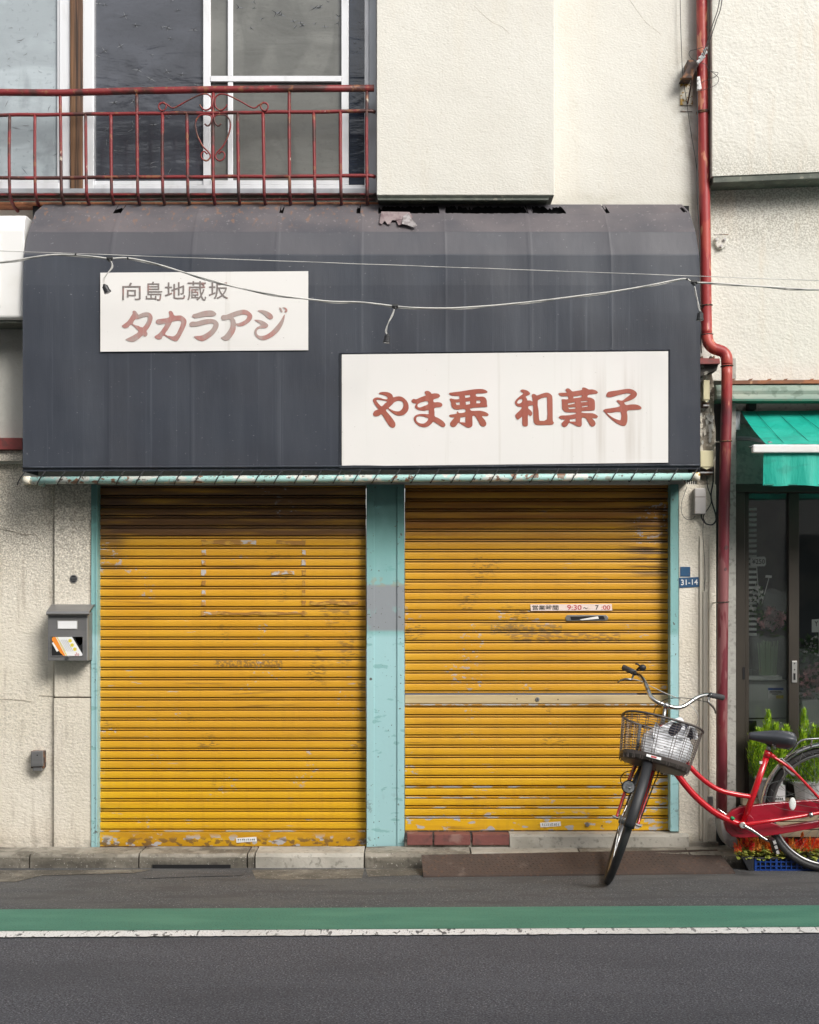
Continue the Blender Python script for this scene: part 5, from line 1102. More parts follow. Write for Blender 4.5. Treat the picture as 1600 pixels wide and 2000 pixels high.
o = MB().tube([P(x, 490+x*(58/1600)+R.uniform(-.3, .3), FY+.02) for x in range(-600, 2300, 50)], .0019, 5).build("support_wire", m_cable_w); tag(o, "thin straight steel wire stretched across the dark awning", "wire")

# ------------------------------------------------------------------ plants, crates and boards by the flower shop
ST_ = thing("broken_tile", "curved grey broken roof tile on the ground behind the chain case", "roof tile", P(1425, 1665, -.2))
b = MB(); o_ = crom([(1408, 1602), (1416, 1592), (1426, 1600), (1430, 1622), (1440, 1640), (1441, 1652), (1432, 1658), (1420, 1650), (1411, 1630)], 3, True)
b.pprism(o_, -.20, -.05); b.build("shell", m_stone, ST_, bevel=.012)
b = MB(); b.pprism([(1424, 1640), (1436, 1638), (1440, 1646), (1438, 1654), (1428, 1656)], -.215, -.06); b.build("rolled_end", m_stone, ST_, bevel=.006)
for k in range(5):
    y = 1560+k*15.5; xl = 1448+R.uniform(-3, 3)
    o = MB().pbox(xl, y, 1760, y+13, -.02-.012*k, .04-.012*k).build("plank", m_plank, bevel=.002)
    tag(o, ("topmost", "second from the top", "middle", "fourth from the top", "lowest")[k]+" pale plank leaning behind the red bicycle wheel", "plank", "pale planks under the shop window")
def conifer(label, px, ptop, pbase, Y, wpx, npl):
    T = thing("conifer_plant", label, "potted plant", P(px, pbase+40, Y), "potted conifers by the shop window")
    s0 = sc(Y); lime, green = MB(), MB()
    base = P(px, pbase, Y); top = P(px, ptop, Y); Hh = top.z-base.z
    for k in range(npl):
        u = (k+.5)/npl*2-1; bx_ = base.x+u*wpx/s0*.30; tx = base.x+u*wpx/s0*.58+R.uniform(-.01, .01); hh = Hh*(1-.25*abs(u)-R.uniform(0, .25)*(k != npl//2))
        yy = base.y+R.uniform(-.08, .08)*(1 if k % 2 else .4)
        b0 = Vector((bx_, yy, base.z)); t0 = Vector((tx, yy+R.uniform(-.03, .03), base.z+hh)); ax = (t0-b0)
        for i in range(620):
            t = R.random()**.8; rr = (.060*(1-t)**.7+.006)*R.uniform(.3, 1.0); a = R.uniform(0, 6.28)
            c = b0+ax*t+Vector((math.cos(a)*rr, math.sin(a)*rr, 0)); L_ = R.uniform(.014, .030)
            d = (Vector((math.cos(a)*.45, math.sin(a)*.45, 1))+Vector((R.uniform(-.3, .3), R.uniform(-.3, .3), 0))).normalized()*L_
            n_ = Vector((-math.sin(a+R.uniform(-1, 1)), math.cos(a), .2)).normalized()*L_*.17
            (lime if R.random() < .12+.7*t else green).add([c-n_, c+n_, c+d], [(0, 1, 2)])
    lime.build("bright_foliage", m_conifer[0], T, kind="stuff", fix=False); green.build("inner_foliage", m_conifer[1], T, kind="stuff", fix=False)
    b = MB(); c = base; zt_ = P(px, pbase-6, Y).z; zb_ = P(px, pbase+52, Y).z; 
    b.tube([(c.x, Y, zb_), (c.x, Y, zt_-.012), (c.x, Y, zt_-.010), (c.x, Y, zt_)], [.055, .075, .082, .082], 20); b.build("pot", m_pot, T, bevel=.002)
    b = MB(); b.tube([(c.x, Y, zt_-.01), (c.x, Y, base.z+Hh*.5)], [.008, .003], 6); b.build("stem", m_stem, T)
conifer("lime green conifer in a white pot directly behind the bicycle saddle", 1503, 1392, 1524, -.02, 66, 7)
conifer("lime green conifer in a white pot behind the rear wheel at the photo edge", 1577, 1388, 1532, -.04, 74, 7)
conifer("dark green conifer in a white pot just outside the photo right edge", 1660, 1396, 1540, -.02, 70, 5)
for k, (x, lab) in enumerate(((1512, "small white box with dark printing below the saddle"), (1550, "grey crumpled bag between the white pots"))):
    if k == 0:
        T = thing("carton", lab, "carton", P(x, 1560, -.08)); b = MB(); b.pbox(x, 1534, x+22, 1566, -.12, -.05); b.build("box", m_platewhite, T, bevel=.002)
        b = MB()
        for q in range(4): b.pprism([(x+3+q*4, 1559), (x+5.5+q*4, 1558), (x+5+q*4, 1563), (x+2.6+q*4, 1563)], -.1215, -.1203)
        b.build("printing", m_ink, T, kind="stuff")
def crate(px0, px1, y0, y1, Y, m, lab):
    T = thing("flower_crate", lab, "crate", P((px0+px1)/2, y1, Y)); z1_, z0_ = P(0, y0, Y).z, max(.005, P(0, y1, Y).z); x0_, x1_ = xx(px0, Y), xx(px1, Y); dp = .22
    b = MB(); b.box(x0_, x1_, Y, Y+dp, z1_-.010, z1_); b.build("rim", m_tray, T, bevel=.002)
    b = MB(); b.box(x0_, x1_, Y, Y+dp, z0_, z0_+.008); b.build("base", m, T)
    b = MB(); b.box(x0_+.012, x1_-.012, Y+.012, Y+dp-.012, z0_+.01, z1_-.012); b.build("dark_liner", m_tray, T)
    nx = int((x1_-x0_)/.028)
    for i in range(nx+1):
        x = x0_+(x1_-x0_-.006)*i/nx; b = MB(); b.box(x, x+(.012 if i % 4 == 0 else .006), Y-.001, Y+.008, z0_+.008, z1_-.010); b.build("bar", m, T)
    for j in (1, 2):
        z = z0_+(z1_-z0_)*j/3; b = MB(); b.box(x0_, x1_, Y+.0005, Y+.006, z-.003, z+.003); b.build("cross_bar", m, T)
    return z1_
zc = crate(1474, 1800, 1675, 1703, -.30, m_blue, "blue lattice plastic crate of red celosia behind the rear wheel")
T = thing("black_tray", "black plastic tray of celosia standing at the left end of the blue crate", "tray", P(1458, 1700, -.28))
b = MB(); b.pprism([(1447, 1672), (1473, 1674), (1473, 1703), (1464, 1703)], -.30, -.10); b.build("tray_body", m_tray, T, bevel=.003)
# celosia plants: prototypes then copies
def celosia(mi):   # one prototype plant
    T = bpy.data.objects.new("celosia_plant", None); COL.objects.link(T)
    for p_ in range(R.randint(2, 3)):
        b = MB(); cx, cy, hh = R.uniform(-.022, .022), R.uniform(-.022, .022), R.uniform(.045, .075)
        for i in range(60):
            t = R.random(); a = R.uniform(0, 6.28); rr = .013*(1-t)**.7*R.uniform(.3, 1)+.001
            c = Vector((cx*(1+t)+math.cos(a)*rr, cy*(1+t)+math.sin(a)*rr, .034+hh*t)); L_ = R.uniform(.008, .016)
            d = Vector((math.cos(a)*.5, math.sin(a)*.3, 1)).normalized()*L_; n_ = Vector((R.uniform(.5, 1), R.uniform(-.5, .5), 0))*L_*.32
            b.add([c-n_, c+n_, c+d], [(0, 1, 2)])
        b.build("plume", m_bloom[mi], T, fix=False)
    b = MB()
    for i in range(34):
        a = R.uniform(0, 6.28); r_ = R.uniform(.008, .05); c = Vector((math.cos(a)*r_*.4, math.sin(a)*r_*.4, R.uniform(.0, .048)))
        d = Vector((math.cos(a), math.sin(a), R.uniform(-.5, .6))).normalized()*R.uniform(.020, .034); n_ = Vector((-math.sin(a), math.cos(a), R.uniform(-.4, .4))).normalized()*R.uniform(.008, .014)
        b.add([c, c+d*.5+n_, c+d, c+d*.5-n_], [(0, 1, 2), (0, 2, 3)])
    b.build("leaf_cluster", m_leaf, T, fix=False)
    return T
protos = [celosia(0), celosia(0), celosia(1), celosia(2)]; used = set(); allp = []
words = {0: "scarlet", 1: "scarlet", 2: "orange", 3: "crimson"}
for row in range(3):
    for i in range(12):
        px = 1447+i*14.5+R.uniform(-3, 3)+row*3; Y = -.275+row*.065; q = R.choice((0, 0, 1, 2, 2, 3))
        if q not in used: T = protos[q]; used.add(q)
        else: T = copy_tree(protos[q])
        T.location = P(px, 1675-row*3+R.uniform(-1, 2), Y); T.rotation_euler = (0, 0, R.uniform(0, 6.28)); s_ = R.uniform(.85, 1.2); T.scale = (s_, s_, s_)
        allp.append((row, px, T, q))
ordn = ["first", "second", "third", "fourth", "fifth", "sixth", "seventh", "eighth", "ninth", "tenth", "eleventh", "twelfth"]
for row in range(3):
    for k, (_, px, T, q) in enumerate(sorted((t for t in allp if t[0] == row), key=lambda t: t[1])):
        tag(T, "%s celosia plume plant, %s from the left in the %s row of the blue crate" % (words[q], ordn[k], ("front", "middle", "back")[row]), "flower", "celosia plants in the blue crate")
for q in range(4):
    if q not in used:
        for ch in list(protos[q].children): bpy.data.objects.remove(ch)
        bpy.data.objects.remove(protos[q])
#==BIKE==
# ------------------------------------------------------------------ red city bicycle
BK = thing("bicycle", "red step-through city bicycle with wire basket parked by the shutter and pipe", "bicycle", P(1450, 1705, -.4))
def tb(name, pts, r, m, par=None, n=10, k=4, smooth=True):
    par = par or BK
    b = MB(); pp = crom(pts, k) if k > 1 else pts
    if isinstance(r, tuple) and len(r) == 2 and len(pp) != 2: r = [r[0]+(r[1]-r[0])*i/(len(pp)-1) for i in range(len(pp))]
    b.tube([P(*p) for p in pp], list(r) if isinstance(r, (tuple, list)) else r, n); return b.build(name, m, par, smooth=smooth)
def wheel(C, ax, upv, Rr, tyre_r, name, nsp=32, hubw=.05):
    ax = ax.normalized(); upv = (upv-ax*upv.dot(ax)).normalized(); fw = ax.cross(upv)
    circ = lambda r, n=72, o=0: [C+ax*o+(upv*math.cos(2*math.pi*k/n)+fw*math.sin(2*math.pi*k/n))*r for k in range(n)]
    Wm = MB(); Wm.tube(circ(Rr-tyre_r), tyre_r, 12, closed=True); w_ = Wm.build(name, m_rubber, BK, smooth=True)
    b = MB(); b.tube(circ(Rr-tyre_r*2.15), .0105, 8, closed=True); b.build("rim", m_chrome_d, w_, smooth=True)
    b = MB(); b.tube([C-ax*hubw, C-ax*hubw*.9, C+ax*hubw*.9, C+ax*hubw], [.02, .024, .024, .02], 12); b.build("hub", m_chrome_d, w_, smooth=True)
    b = MB()
    for k in range(nsp):
        a = 2*math.pi*k/nsp; s_ = 1 if k % 2 else -1; d = .5*(1 if (k//2) % 2 else -1)
        h = C+ax*hubw*.8*s_+(upv*math.cos(a+d*2.2)+fw*math.sin(a+d*2.2))*.022; e = C+(upv*math.cos(a)+fw*math.sin(a))*(Rr-tyre_r*2.3)
        b.tube([h, e], .0011, 4)
    b.build("spokes", m_chrome_d, w_, kind="stuff")
    return w_, circ, fw
RY_ = -.335
RC = P(1619, 1581, RY_); Rr = .337
ax_r = Vector((.08, 1, .02)); wheel(RC, ax_r, Vector((0, 0, 1)), Rr, .0185, "rear_wheel")
# rear mudguard: chrome-edged arc
def arc(C, ax, upv, r, a0, a1, n=30):
    ax = ax.normalized(); upv = (upv-ax*upv.dot(ax)).normalized(); fw = ax.cross(upv)
    return [(C+(upv*math.cos(a)+fw*math.sin(a))*r, upv*math.cos(a)+fw*math.sin(a)) for a in [a0+(a1-a0)*k/n for k in range(n+1)]]
def guard(C, ax, upv, r, a0, a1, wd, name, m):
    ax = ax.normalized(); b = MB(); A = arc(C, ax, upv, r, a0, a1); cs = [(-wd, -.014), (-wd*.85, -.003), (-wd*.4, .003), (wd*.4, .003), (wd*.85, -.003), (wd, -.014)]
    for p, d in A:
        for u, v in cs: b.v.append(tuple(p+ax*u+d*v))
        for u, v in reversed(cs): b.v.append(tuple(p+ax*u*.94+d*(v-.0015)))
    n = 12
    for i in range(len(A)-1):
        for q in range(n): b.f.append((i*n+q, (i+1)*n+q, (i+1)*n+(q+1) % n, i*n+(q+1) % n))
    b.f.append(tuple(range(n))); b.f.append(tuple((len(A)-1)*n+q for q in reversed(range(n))))
    return b.build(name, m, BK, smooth=True)
_u = Vector((0, 0, 1)); _f = ax_r.normalized().cross(_u)         # sense of the angle: positive turns towards fw
sgn = 1 if _f.x < 0 else -1
guard(RC, ax_r, _u, Rr+.022, sgn*math.radians(112), -sgn*math.radians(80), .028, "rear_mudguard", m_chrome)
# frame
BBp = (1450, 1612, -.43)
tb("down_tube", [BBp, (1425, 1602, -.435), (1392, 1584, -.44), (1358, 1555, -.445), (1330, 1522, -.45), (1308, 1488, -.455), (1292, 1458, -.46)], .0175, m_bikered, n=12)
tb("top_tube", [(1466, 1556, -.43), (1440, 1552, -.432), (1405, 1543, -.436), (1375, 1524, -.44), (1350, 1500, -.445), (1325, 1470, -.45), (1296, 1432, -.455)], .0135, m_bikered, n=12)
tb("seat_tube", [BBp, (1474, 1545, -.43), (1500, 1470, -.43)], .0168, m_bikered, n=12, k=1)
tb("seat_lug", [(1497, 1479, -.43), (1501.5, 1467, -.43)], .0205, m_bikered, k=1)
tb("seat_post", [(1500, 1470, -.43), (1503, 1456, -.43)], .0125, m_chrome_d, k=1)
tb("head_tube", [(1282, 1475, -.47), (1293, 1418, -.455)], .021, m_bikered, k=1)
for dy, nm in ((-.07, "chainstay"), (.07, "chainstay")):
    tb(nm, [(1452, 1611, -.43+dy*.35), (1500, 1604, -.40+dy*.8), (1560, 1595, -.36+dy), (1619, 1584, -.335+dy)], (.0115, .009), m_bikered)
    tb("seatstay", [(1508, 1477, -.43+dy*.3), (1545, 1502, -.40+dy*.9), (1590, 1548, -.36+dy), (1619, 1581, -.335+dy)], (.0085, .0075), m_bikered)
tb("stay_bridge", [(1506, 1475, -.45), (1514, 1479, -.43)], .012, m_bikered, k=1)
tb("bottom_bracket", [(1450, 1612, -.475), (1450, 1612, -.385)], .022, m_bikered, k=1, n=14)
tb("brass_joint", [(1525, 1489, -.46), (1529, 1494, -.45)], .009, mat("brass", (.55, .35, .06), .3, .8), k=1)
tb("chainstay_band", [(1582, 1588, -.435), (1586, 1595, -.435)], .013, m_chrome, k=1)
tb("frame_sticker", [(1428, 1596, -.452), (1434, 1600, -.452)], .0085, mat("green_sticker", (.03, .30, .12), .5), k=1, n=6)
b = MB(); b.pbox(1484, 1487, 1489, 1492, -.452, -.445); b.build("registration_sticker", m_platewhite, BK)
# crank and pedal
b = MB(); c0 = P(1451, 1612, -.49); b.tube([P(1450, 1612, -.475), c0], .016, 12); b.build("crank_boss", m_steel_pale, BK, smooth=False, bevel=.002)
tb("crank", [(1452, 1612, -.485), (1470, 1622, -.487), (1490, 1636, -.49), (1503, 1643, -.492)], (.0095, .0065), m_chrome, k=3)
tb("crank", [(1447, 1610, -.37), (1425, 1596, -.365), (1402, 1580, -.36)], (.009, .006), m_chrome, k=3)
PD = MB(); c = P(1512, 1652, -.53)
d = Vector((.30, 0, -.95)).normalized(); e = Vector((0, 1, 0)); f = d.cross(e)
def obox(b, c, a, b_, c_, ha, hb, hc):
    vs_ = [c+a*sa*ha+b_*sb*hb+c_*sc_*hc for sa in (-1, 1) for sb in (-1, 1) for sc_ in (-1, 1)]
    return b.add(vs_, [(0,1,3,2), (4,6,7,5), (0,4,5,1), (2,3,7,6), (0,2,6,4), (1,5,7,3)])
PDo = obox(MB(), c, d, e, f, .040, .042, .010).build("pedal", m_tray, BK, bevel=.003)
for k in (-1, 0, 1):
    obox(MB(), c+d*k*.027-f*0-e*.0425, d, e, f, .009, .0015, .007).build("reflector", m_plastic_g, PDo)
# chain case
cc = [(1414, 1606), (1418, 1594), (1430, 1583), (1448, 1576), (1490, 1571.5), (1560, 1566), (1700, 1560), (1700, 1584), (1600, 1588), (1515, 1602), (1505, 1606), (1530, 1616), (1600, 1606), (1640, 1600), (1640, 1612), (1600, 1620), (1520, 1632), (1480, 1636), (1450, 1637), (1430, 1634), (1418, 1622)]
b = MB(); b.pprism([p for p in cc], -.395, -.36); b.v = [(x, y+(x-1.72)*.09, z) for x, y, z in b.v]; b.build("chain_case", m_casered, BK, bevel=.007)
b = MB(); b.v = []; p_ = [(1427, 1606), (1436, 1594), (1450, 1588), (1466, 1592), (1474, 1604), (1470, 1620), (1455, 1628), (1438, 1624)]; b.pprism(crom(p_, 2, True), -.401, -.394); b.build("case_boss", m_casered, BK, bevel=.003)
c = P(1548, 1570, -.41)
b = MB(); b.sphere(c, .019, .006, .034, 14, 8); b.build("side_reflector", m_cabinet, BK, smooth=True)
# saddle
b = MB(); secs = []
xs = [(1461, 1437, .012, .020, .012), (1466, 1435, .022, .028, .016), (1480, 1436, .030, .034, .020), (1497, 1437, .045, .044, .026), (1515, 1438, .075, .062, .034), (1532, 1440, .098, .066, .036), (1544, 1441, .095, .060, .034), (1551, 1441, .065, .045, .028), (1554, 1442, .02, .02, .014)]
n = 18
for (px, py, wd, hh, up_) in xs:
    c = P(px, py, -.43)
    for k in range(n):
        a = 2*math.pi*k/n; s_ = math.sin(a); b.v.append((c.x, c.y+wd*math.cos(a), c.z+(up_ if s_ > 0 else hh*1.0)*s_*(abs(s_)**.2 if s_ else 1)))
for i in range(len(xs)-1):
    for k in range(n): b.f.append((i*n+k, i*n+(k+1) % n, (i+1)*n+(k+1) % n, (i+1)*n+k))
b.f.append(tuple(range(n))); b.f.append(tuple((len(xs)-1)*n+k for k in reversed(range(n))))
sa = b.build("saddle", m_saddle, BK, smooth=True); mm = sa.modifiers.new("sub", 'SUBSURF'); mm.levels = 1; mm.render_levels = 1
for yy_ in (-.47, -.40):
    for x in (1512, 1538):
        b = MB(); c = P(x, 1459, yy_); b.tube([c+Vector((.010*math.cos(a*1.2), .010*math.sin(a*1.2), -.014+.028*a/20)) for a in range(20)], .0022, 5); b.build("saddle_spring", m_chrome_d, BK)
tb("saddle_rail", [(1490, 1448, -.44), (1503, 1455, -.44), (1530, 1458, -.44)], .0035, m_tray)
# carrier, lock, skirt guard
for yy_ in (-.41, -.27):
    tb("carrier_rail", [(1536, 1478, yy_), (1550, 1463, yy_), (1566, 1446, yy_), (1600, 1442.5, yy_), (1680, 1438, yy_)], .0052, m_chrome, k=3)
for px in (1566, 1610, 1660):
    tb("carrier_bar", [(px, 1446-(px-1566)*.06, -.41), (px, 1446-(px-1566)*.06, -.27)], .004, m_chrome, k=1)
tb("carrier_strut", [(1586, 1445, -.40), (1584, 1458, -.38)], .004, m_chrome, k=1)
tb("carrier_strut", [(1650, 1441, -.41), (1622, 1578, -.40)], .004, m_chrome, k=1)
tb("ring_lock", [(1523, 1492, -.44), (1532, 1500, -.40), (1549, 1514, -.39), (1553, 1508, -.385), (1538, 1492, -.39), (1528, 1486, -.43)], .008, m_steel, k=2)
b = MB(); b.pprism([(1521, 1482), (1528, 1480), (1533, 1487), (1527, 1491)], -.455, -.43); b.build("lock_body", m_chrome, BK, bevel=.003)
tb("brake_cable", [(1527, 1494, -.45), (1531, 1501, -.45), (1532, 1512, -.44), (1528, 1520, -.43)], .002, m_cable_w)
b = MB(); G1 = lambda x, y: P(x, y, -.405)
for k in range(9):
    x = 1494+k*12; b.tube([G1(*p) for p in crom([(x, 1555-k*14 if k < 7 else 1470), (x+30, 1570-k*13.0+9), (1600+k*2, 1588-k*9)], 4)], .0013, 4)
for o in ([(1492, 1532), (1530, 1524), (1548, 1522), (1580, 1526), (1600, 1548)], [(1490, 1556), (1520, 1556), (1548, 1551), (1575, 1540), (1590, 1525), (1592, 1500), (1588, 1470)], [(1568, 1470), (1561, 1490), (1560, 1506), (1568, 1522), (1585, 1530), (1610, 1528)], [(1496, 1545), (1507, 1530), (1540, 1521)]):
    b.tube([G1(*p) for p in crom(o, 5)], .0017, 4)
b.build("skirt_guard", m_chrome_d, BK, kind="stuff")
for dy in (-.09, .09):
    tb("kickstand_leg", [(1619, 1583, RY_+dy), (1645, 1660, RY_+dy*1.3), (1650, 1704, RY_+dy*1.5)], .008, m_chrome_d, k=2)
# front wheel, turned towards the street and leaning
lean = math.radians(18.7); yaw = math.radians(8.2)
Cf = P(1225, 1604, -.62); upf = Vector((math.sin(lean), .02, math.cos(lean))).normalized()
axf = Vector((math.cos(lean)*math.cos(yaw), -math.sin(yaw), -math.sin(lean))); axf = (axf-upf*axf.dot(upf)).normalized()
Rf = .337; wf, circf, fwf = wheel(Cf, axf, upf, Rf, .0205, "front_wheel", hubw=.042)
if fwf.y > 0: fwd = -fwf
else: fwd = fwf
crownC = Cf+upf*(Rf+.035)-fwd*.10
for s_, nm in ((-1, "fork_blade"), (1, "fork_blade")):
    a_ = crownC+axf*s_*.040; e_ = Cf+axf*s_*.056
    m1 = Cf+axf*s_*.052+upf*.20-fwd*.075; b = MB(); b.tube(crom([tuple(a_), tuple(m1), tuple(Cf+axf*s_*.055+upf*.07-fwd*.03), tuple(e_)], 5), [.0125-.0045*i/15 for i in range(16)], 10); b.build(nm, m_bikered, BK, smooth=True)
    b = MB(); b.tube([e_-axf*s_*.01, e_+axf*s_*.016], .0085, 8); b.tube([e_+axf*s_*.016, e_+axf*s_*.022], .006, 8); b.build("axle_nut", m_chrome, BK)
    b = MB(); b.tube([Cf+axf*s_*.05, crownC+axf*s_*(.055)+upf*.02+fwd*.10], .0028, 6); b.build("mudguard_stay", m_cable if s_ > 0 else m_chrome_d, BK)
b = MB(); b.tube([Cf+axf*.060-fwd*.01, Cf+axf*.075+upf*.35+fwd*.0], .0034, 6); b.build("brake_rod", m_cable, BK)
b = MB(); b.tube([crownC-axf*.045, crownC+axf*.045], .015, 10); b.build("fork_crown", m_cable, BK, smooth=True)
sg = -1 if (axf.cross(upf)).dot(fwd) > 0 else 1
guard(Cf, axf, upf, Rf+.020, sg*math.radians(34), -sg*math.radians(90), .0265, "front_mudguard", m_tray)
# steering column and stem
stem = P(1300, 1376, -.42); b = MB(); b.tube([crownC, P(1284, 1460, -.468)], .014, 10); b.build("steerer", m_bikered, BK, smooth=True)
b = MB(); b.tube([P(1292, 1424, -.455), P(1297, 1398, -.44), stem], .0115, 10); b.build("stem", m_chrome_d, BK, smooth=True)
tb("stem_clamp", [(1295, 1376, -.43), (1307, 1380, -.43)], .0165, m_chrome, k=1, n=12)
HB = [(1240, 1314, -.24), (1250, 1320, -.28), (1259, 1332, -.33), (1265, 1346, -.37), (1271, 1360, -.405), (1282, 1370, -.425), (1300, 1377, -.43), (1318, 1382, -.43), (1334, 1380, -.42), (1350, 1370, -.40), (1364, 1361, -.375), (1378, 1357, -.35), (1390, 1357.5, -.33)]
tb("handlebar", HB, .0115, m_chrome, n=14)
tb("grip", [(1217, 1303.5, -.15), (1221, 1305, -.16), (1240, 1314, -.24)], (.0165, .0150), m_grip, k=2, n=12)
tb("grip", [(1388, 1357.5, -.335), (1400, 1360, -.29), (1409, 1362, -.24), (1411, 1362.5, -.23)], (.0150, .0165), m_grip, k=2, n=12)
for xc, yc, pts in ((1240, 1318, [(1239, 1313, -.25), (1236, 1322, -.28), (1233, 1327, -.30), (1222, 1326, -.30), (1212, 1329, -.28), (1207, 1333, -.26)]), (1386, 1362, [(1387, 1358, -.34), (1384, 1366, -.37), (1385, 1373, -.38), (1391, 1379, -.36), (1396, 1386, -.33), (1397.5, 1393, -.31)])):
    tb("brake_lever", pts, (.0065, .0045), m_chrome_d, k=3, n=8)
    b = MB(); c = P(xc, yc-3, -.27 if xc < 1300 else -.35); b.sphere(c, .012, .014, .013, 10, 6); b.build("lever_clamp", m_cable, BK, smooth=True)
BL = tb("bell", [(1244, 1309, -.27), (1253, 1300, -.29)], .006, m_cable, k=1)
b = MB(); c = P(1255, 1304, -.30); b.sphere(c, .021, .018, .018, 14, 8); b.build("bell_dome", m_tray, BL, smooth=True)
tb("bell_lever", [(1250, 1300, -.31), (1245, 1297, -.31), (1241, 1296, -.31)], (.004, .006), m_cable, BL, k=1)
tb("brake_cable", [(1234, 1326, -.30), (1250, 1330, -.32), (1275, 1342, -.38), (1300, 1354, -.44), (1325, 1364, -.48), (1345, 1374, -.5), (1358, 1387, -.5), (1364, 1400, -.48), (1362, 1414, -.46), (1352, 1428, -.44)], .0022, m_cable_w)
tb("brake_cable", [(1386, 1372, -.37), (1370, 1369, -.42), (1345, 1364, -.47), (1320, 1363, -.50), (1300, 1366, -.5), (1288, 1374, -.49), (1280, 1384, -.48), (1276, 1398, -.47)], .0022, m_cable)
tb("brake_cable", [(1226, 1541, -.6), (1214, 1530, -.6), (1213, 1518, -.6), (1222, 1508, -.58), (1242, 1504, -.56)], .0025, m_cable)
# headlamp on a black bracket
hl = P(1228, 1537, -.68)
HL = MB(); HL.tube([hl+Vector((.012, .055, .010)), hl+Vector((.008, .04, .006)), hl+Vector((0, .01, 0)), hl], [.012, .026, .0345, .035], 18); HLo = HL.build("headlamp", m_tray, BK, smooth=True)
b = MB(); b.tube([hl+Vector((0, .004, 0)), hl-Vector((0, .004, 0))], [.031, .029], 18); b.build("lens", m_lens, HLo)
b = MB(); b.sphere(hl-Vector((-.004, .004, .006)), .008, .004, .008, 10, 6); b.build("bulb_reflector", m_chrome, HLo, smooth=True)
b = MB(); b.tube([P(1238, 1532, -.64), P(1246, 1515, -.62), P(1254, 1500, -.60)], [.015, .017, .018], 8); b.build("lamp_bracket", m_tray, BK)
# basket
r_ = Vector((math.cos(math.radians(17)), 0, -math.sin(math.radians(17)))); u_ = Vector((math.sin(math.radians(15)), .30, math.cos(math.radians(15)))).normalized()
r_ = (r_-u_*r_.dot(u_)).normalized(); f_ = r_.cross(u_); f_ = -f_ if f_.y > 0 else f_
BC = P(1294, 1414, -.60)                      # centre of the basket rim
def bpt(a, t, e=0):                            # angle around, t 0 at the rim .. 1 at the floor
    rx = .208*(1-t)+.176*t+e; ry = .145*(1-t)+.115*t+e; c_, s_ = math.cos(a), math.sin(a); q = .72
    return BC+r_*rx*math.copysign(abs(c_)**q, c_)+f_*ry*math.copysign(abs(s_)**q, s_)-u_*t*.232
N_ = 64; ang = [2*math.pi*k/N_ for k in range(N_)]
BS = MB(); BS.tube([bpt(a, 0) for a in ang], .0062, 8, closed=True); BSo = BS.build("basket", m_wirebrown, BK, smooth=True)
b = MB()
for i in range(1, 15):
    t = i/15*.80+ (i/15)**2*.05
    b.tube([bpt(a, t) for a in ang], .0014, 4, closed=True)
for k in range(22):
    a0 = 2*math.pi*k/22
    for o in (-.032, .032): b.tube([bpt(a0+o, t) for t in (0, .25, .5, .75, 1)], .0019, 4)
b.build("wire_mesh", m_wirebrown, BSo, kind="stuff")
b = MB(); n1 = 48; aa = [2*math.pi*k/n1 for k in range(n1)]; TT = (.83, .91, .975, 1.0)
for j, t in enumerate(TT):
    for a in aa: b.v.append(tuple(bpt(a, t, (.0025, .0015, -.006, -.03)[j])))
for j in range(3):
    for k in range(n1): b.f.append((j*n1+k, j*n1+(k+1) % n1, (j+1)*n1+(k+1) % n1, (j+1)*n1+k))
b.f.append(tuple(3*n1+k for k in range(n1))); b.build("basket_floor", m_wirebrown, BSo, smooth=False, fix=False)
for k in range(2):
    a0 = -math.pi/2+(.30 if k else -.30); b = MB(); b.tube([bpt(a0, t, -.004) for t in (0, .5, 1)], .0095, 4); b.build("support_strap", m_tray, BSo)
a0 = math.pi/2+.10; c = bpt(a0, .90, .004); 
b = MB(); obox(b, c, r_, u_, f_, .038, .0065, .0022); lb = b.build("badge", m_platewhite, BSo)
b = MB(); obox(b, c+f_*.0025, r_, u_, f_, .014, .0045, .0006); b.build("badge_print", m_redink, lb)
tb("basket_stay", [(1262, 1506, -.55), (1258, 1494, -.58)], .010, m_tray, k=1)
# bags in the basket
BG = thing("shopping_bag", "white plastic carrier bag with a looped handle lying in the bicycle basket", "bag", BC-u_*.2)
b = MB(); nu, nv = 40, 22; c0 = BC-u_*.128+r_*.046+f_*.010
for i in range(nv+1):
    t = math.pi*i/nv
    for j in range(nu):
        a = 2*math.pi*j/nu; ca, sa_ = math.cos(a), math.sin(a)
        sx = .122+.010*math.sin(a*5+t*3); sy = .082; sz = .092
        sq = lambda v, p=.75: math.copysign(abs(v)**p, v)
        x = sx*sq(math.sin(t))*sq(ca); y = sy*sq(math.sin(t))*sq(sa_); z = sz*sq(math.cos(t), .85)
        x -= .045*(1 if z < 0 else 0)*abs(z)/.1*.4
        w_ = .006*math.sin(9*a+7*t)+.004*math.sin(17*a-5*t)+.004*math.sin(23*t+3*a)
        z += .018*math.sin(a*2+1)*(1 if z > 0 else 0)
        b.v.append(tuple(c0+r_*(x*(1+w_*4))+f_*(y*(1+w_*4))+u_*(z+w_)))
for i in range(nv):
    for j in range(nu): b.f.append((i*nu+j, i*nu+(j+1) % nu, (i+1)*nu+(j+1) % nu, (i+1)*nu+j))
b.build("bag_body", m_bag, BG, smooth=True)
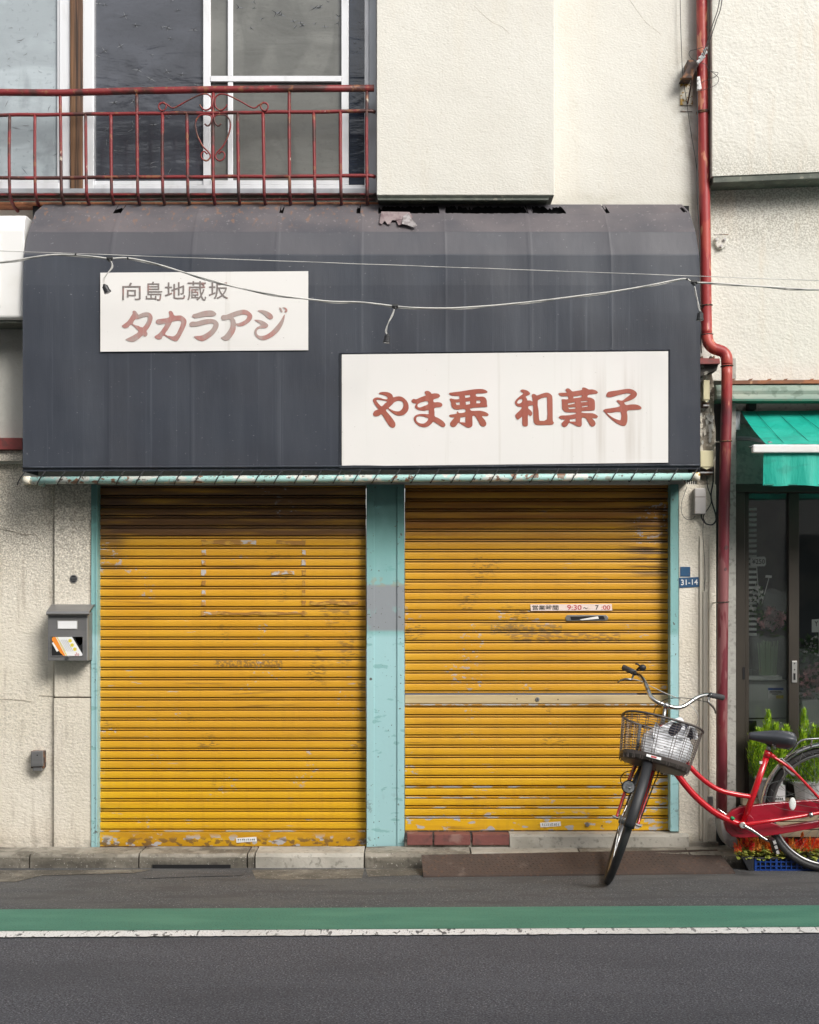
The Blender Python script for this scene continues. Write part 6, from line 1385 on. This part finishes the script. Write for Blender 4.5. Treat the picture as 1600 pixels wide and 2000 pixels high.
def ribbon(pts, wd, name, m, par, Yoff=.003):
    b = MB(); pp = crom(pts, 5); n = len(pp); W_ = [P(*p) for p in pp]
    for i, p in enumerate(W_):
        t = (W_[min(i+1, n-1)]-W_[max(i-1, 0)]).normalized(); s_ = t.cross(Vector((0, 1, 0))).normalized(); w_ = wd*(.75+.35*abs(math.cos(i*math.pi/n)))
        for q in (-1, 1): b.v.append(tuple(p+s_*w_*q+Vector((0, -.010*q, 0))))
        for q in (1, -1): b.v.append(tuple(p+s_*w_*q*.9+Vector((0, Yoff+.01, 0))))
    for i in range(n-1):
        for q in range(4): b.f.append((i*4+q, (i+1)*4+q, (i+1)*4+(q+1) % 4, i*4+(q+1) % 4))
    return b.build(name, m, par, smooth=True)
def sheet(outer, hole, Yf, name, m, par, th=.004):
    o_ = crom(outer, 3, True); h_ = crom(hole, 3, True); lp = [[Vector((x, y, 0)) for x, y in o_], [Vector((x, y, 0)) for x, y in h_]]
    allp_ = o_+h_; n = len(allp_); b = MB()
    for q in (0, 1):
        for x, y in allp_: p = P(x, y, Yf+.012*math.sin(x*.35)+.010*math.sin(y*.4)+(1438-y)*.0012); b.v.append((p.x, p.y+q*th, p.z))
    for t in tessellate_polygon(lp): b.f.append(tuple(t)); b.f.append(tuple(n+i for i in reversed(t)))
    for st, cnt in ((0, len(o_)), (len(o_), len(h_))):
        for i in range(cnt): j = (i+1) % cnt; b.f.append((st+i, st+j, n+st+j, n+st+i))
    b.build(name, m, par)
sheet([(1276, 1440), (1281, 1410), (1289, 1419), (1305, 1411), (1327, 1401), (1336, 1408), (1338, 1426), (1334, 1446), (1302, 1452)],
      [(1306, 1434), (1308, 1421), (1317, 1411), (1328, 1408), (1331, 1418), (1329, 1427), (1316, 1438)], -.70, "handle", m_bag, BG)
ribbon([(1334, 1446, -.70), (1340, 1434, -.70), (1345, 1424, -.70), (1352, 1420, -.69), (1357, 1428, -.69), (1359, 1444, -.69)], .010, "handle", m_bag, BG)
b = MB(); b.sphere(BC-u_*.022+r_*.092+f_*.008, .088, .070, .052, 24, 14); o = b.build("navy_bag", m_navy, smooth=True); tag(o, "dark navy cloth bundle behind the white bag in the basket", "bundle")

# ------------------------------------------------------------------ unseen house and wires, added for the panes to reflect
OB = thing("reflection_house", "plain grey house added unseen behind the camera for window reflections", "house", (0, -12, 0))
b = MB(); b.box(-14, 14, -16, -11.6, 0, 7.7); b.build("wall", m_opp, OB)
b = MB(); b.box(-14.2, 14.2, -16.2, -11.2, 7.7, 7.9); b.build("roof", m_darktrim, OB)
for i in range(9):
    x = -12+i*3
    b = MB(); b.box(x-.9, x+.9, -11.62, -11.57, 4.2, 5.8); b.build("window", m_oppglass, OB)
    b = MB(); b.box(x-.8, x+.8, -11.62, -11.57, .2, 2.3); b.build("window", m_oppglass, OB)

for k, (y, z, r) in enumerate(((-9.0, 6.6, .022), (-9.1, 6.95, .016), (-9.0, 7.35, .030), (-9.3, 7.75, .014), (-9.2, 8.3, .022))):  # unseen wires added so the upper panes have something to reflect
    o = MB().tube([(x, y, z+.0016*x*x+.02*x) for x in range(-30, 31, 3)], r, 6).build("reflection_wire", m_cable, smooth=True); tag(o, "black overhead wire added unseen behind the camera for reflections, number %s from below" % ("one", "two", "three", "four", "five")[k], "wire", "added overhead wires behind the camera")
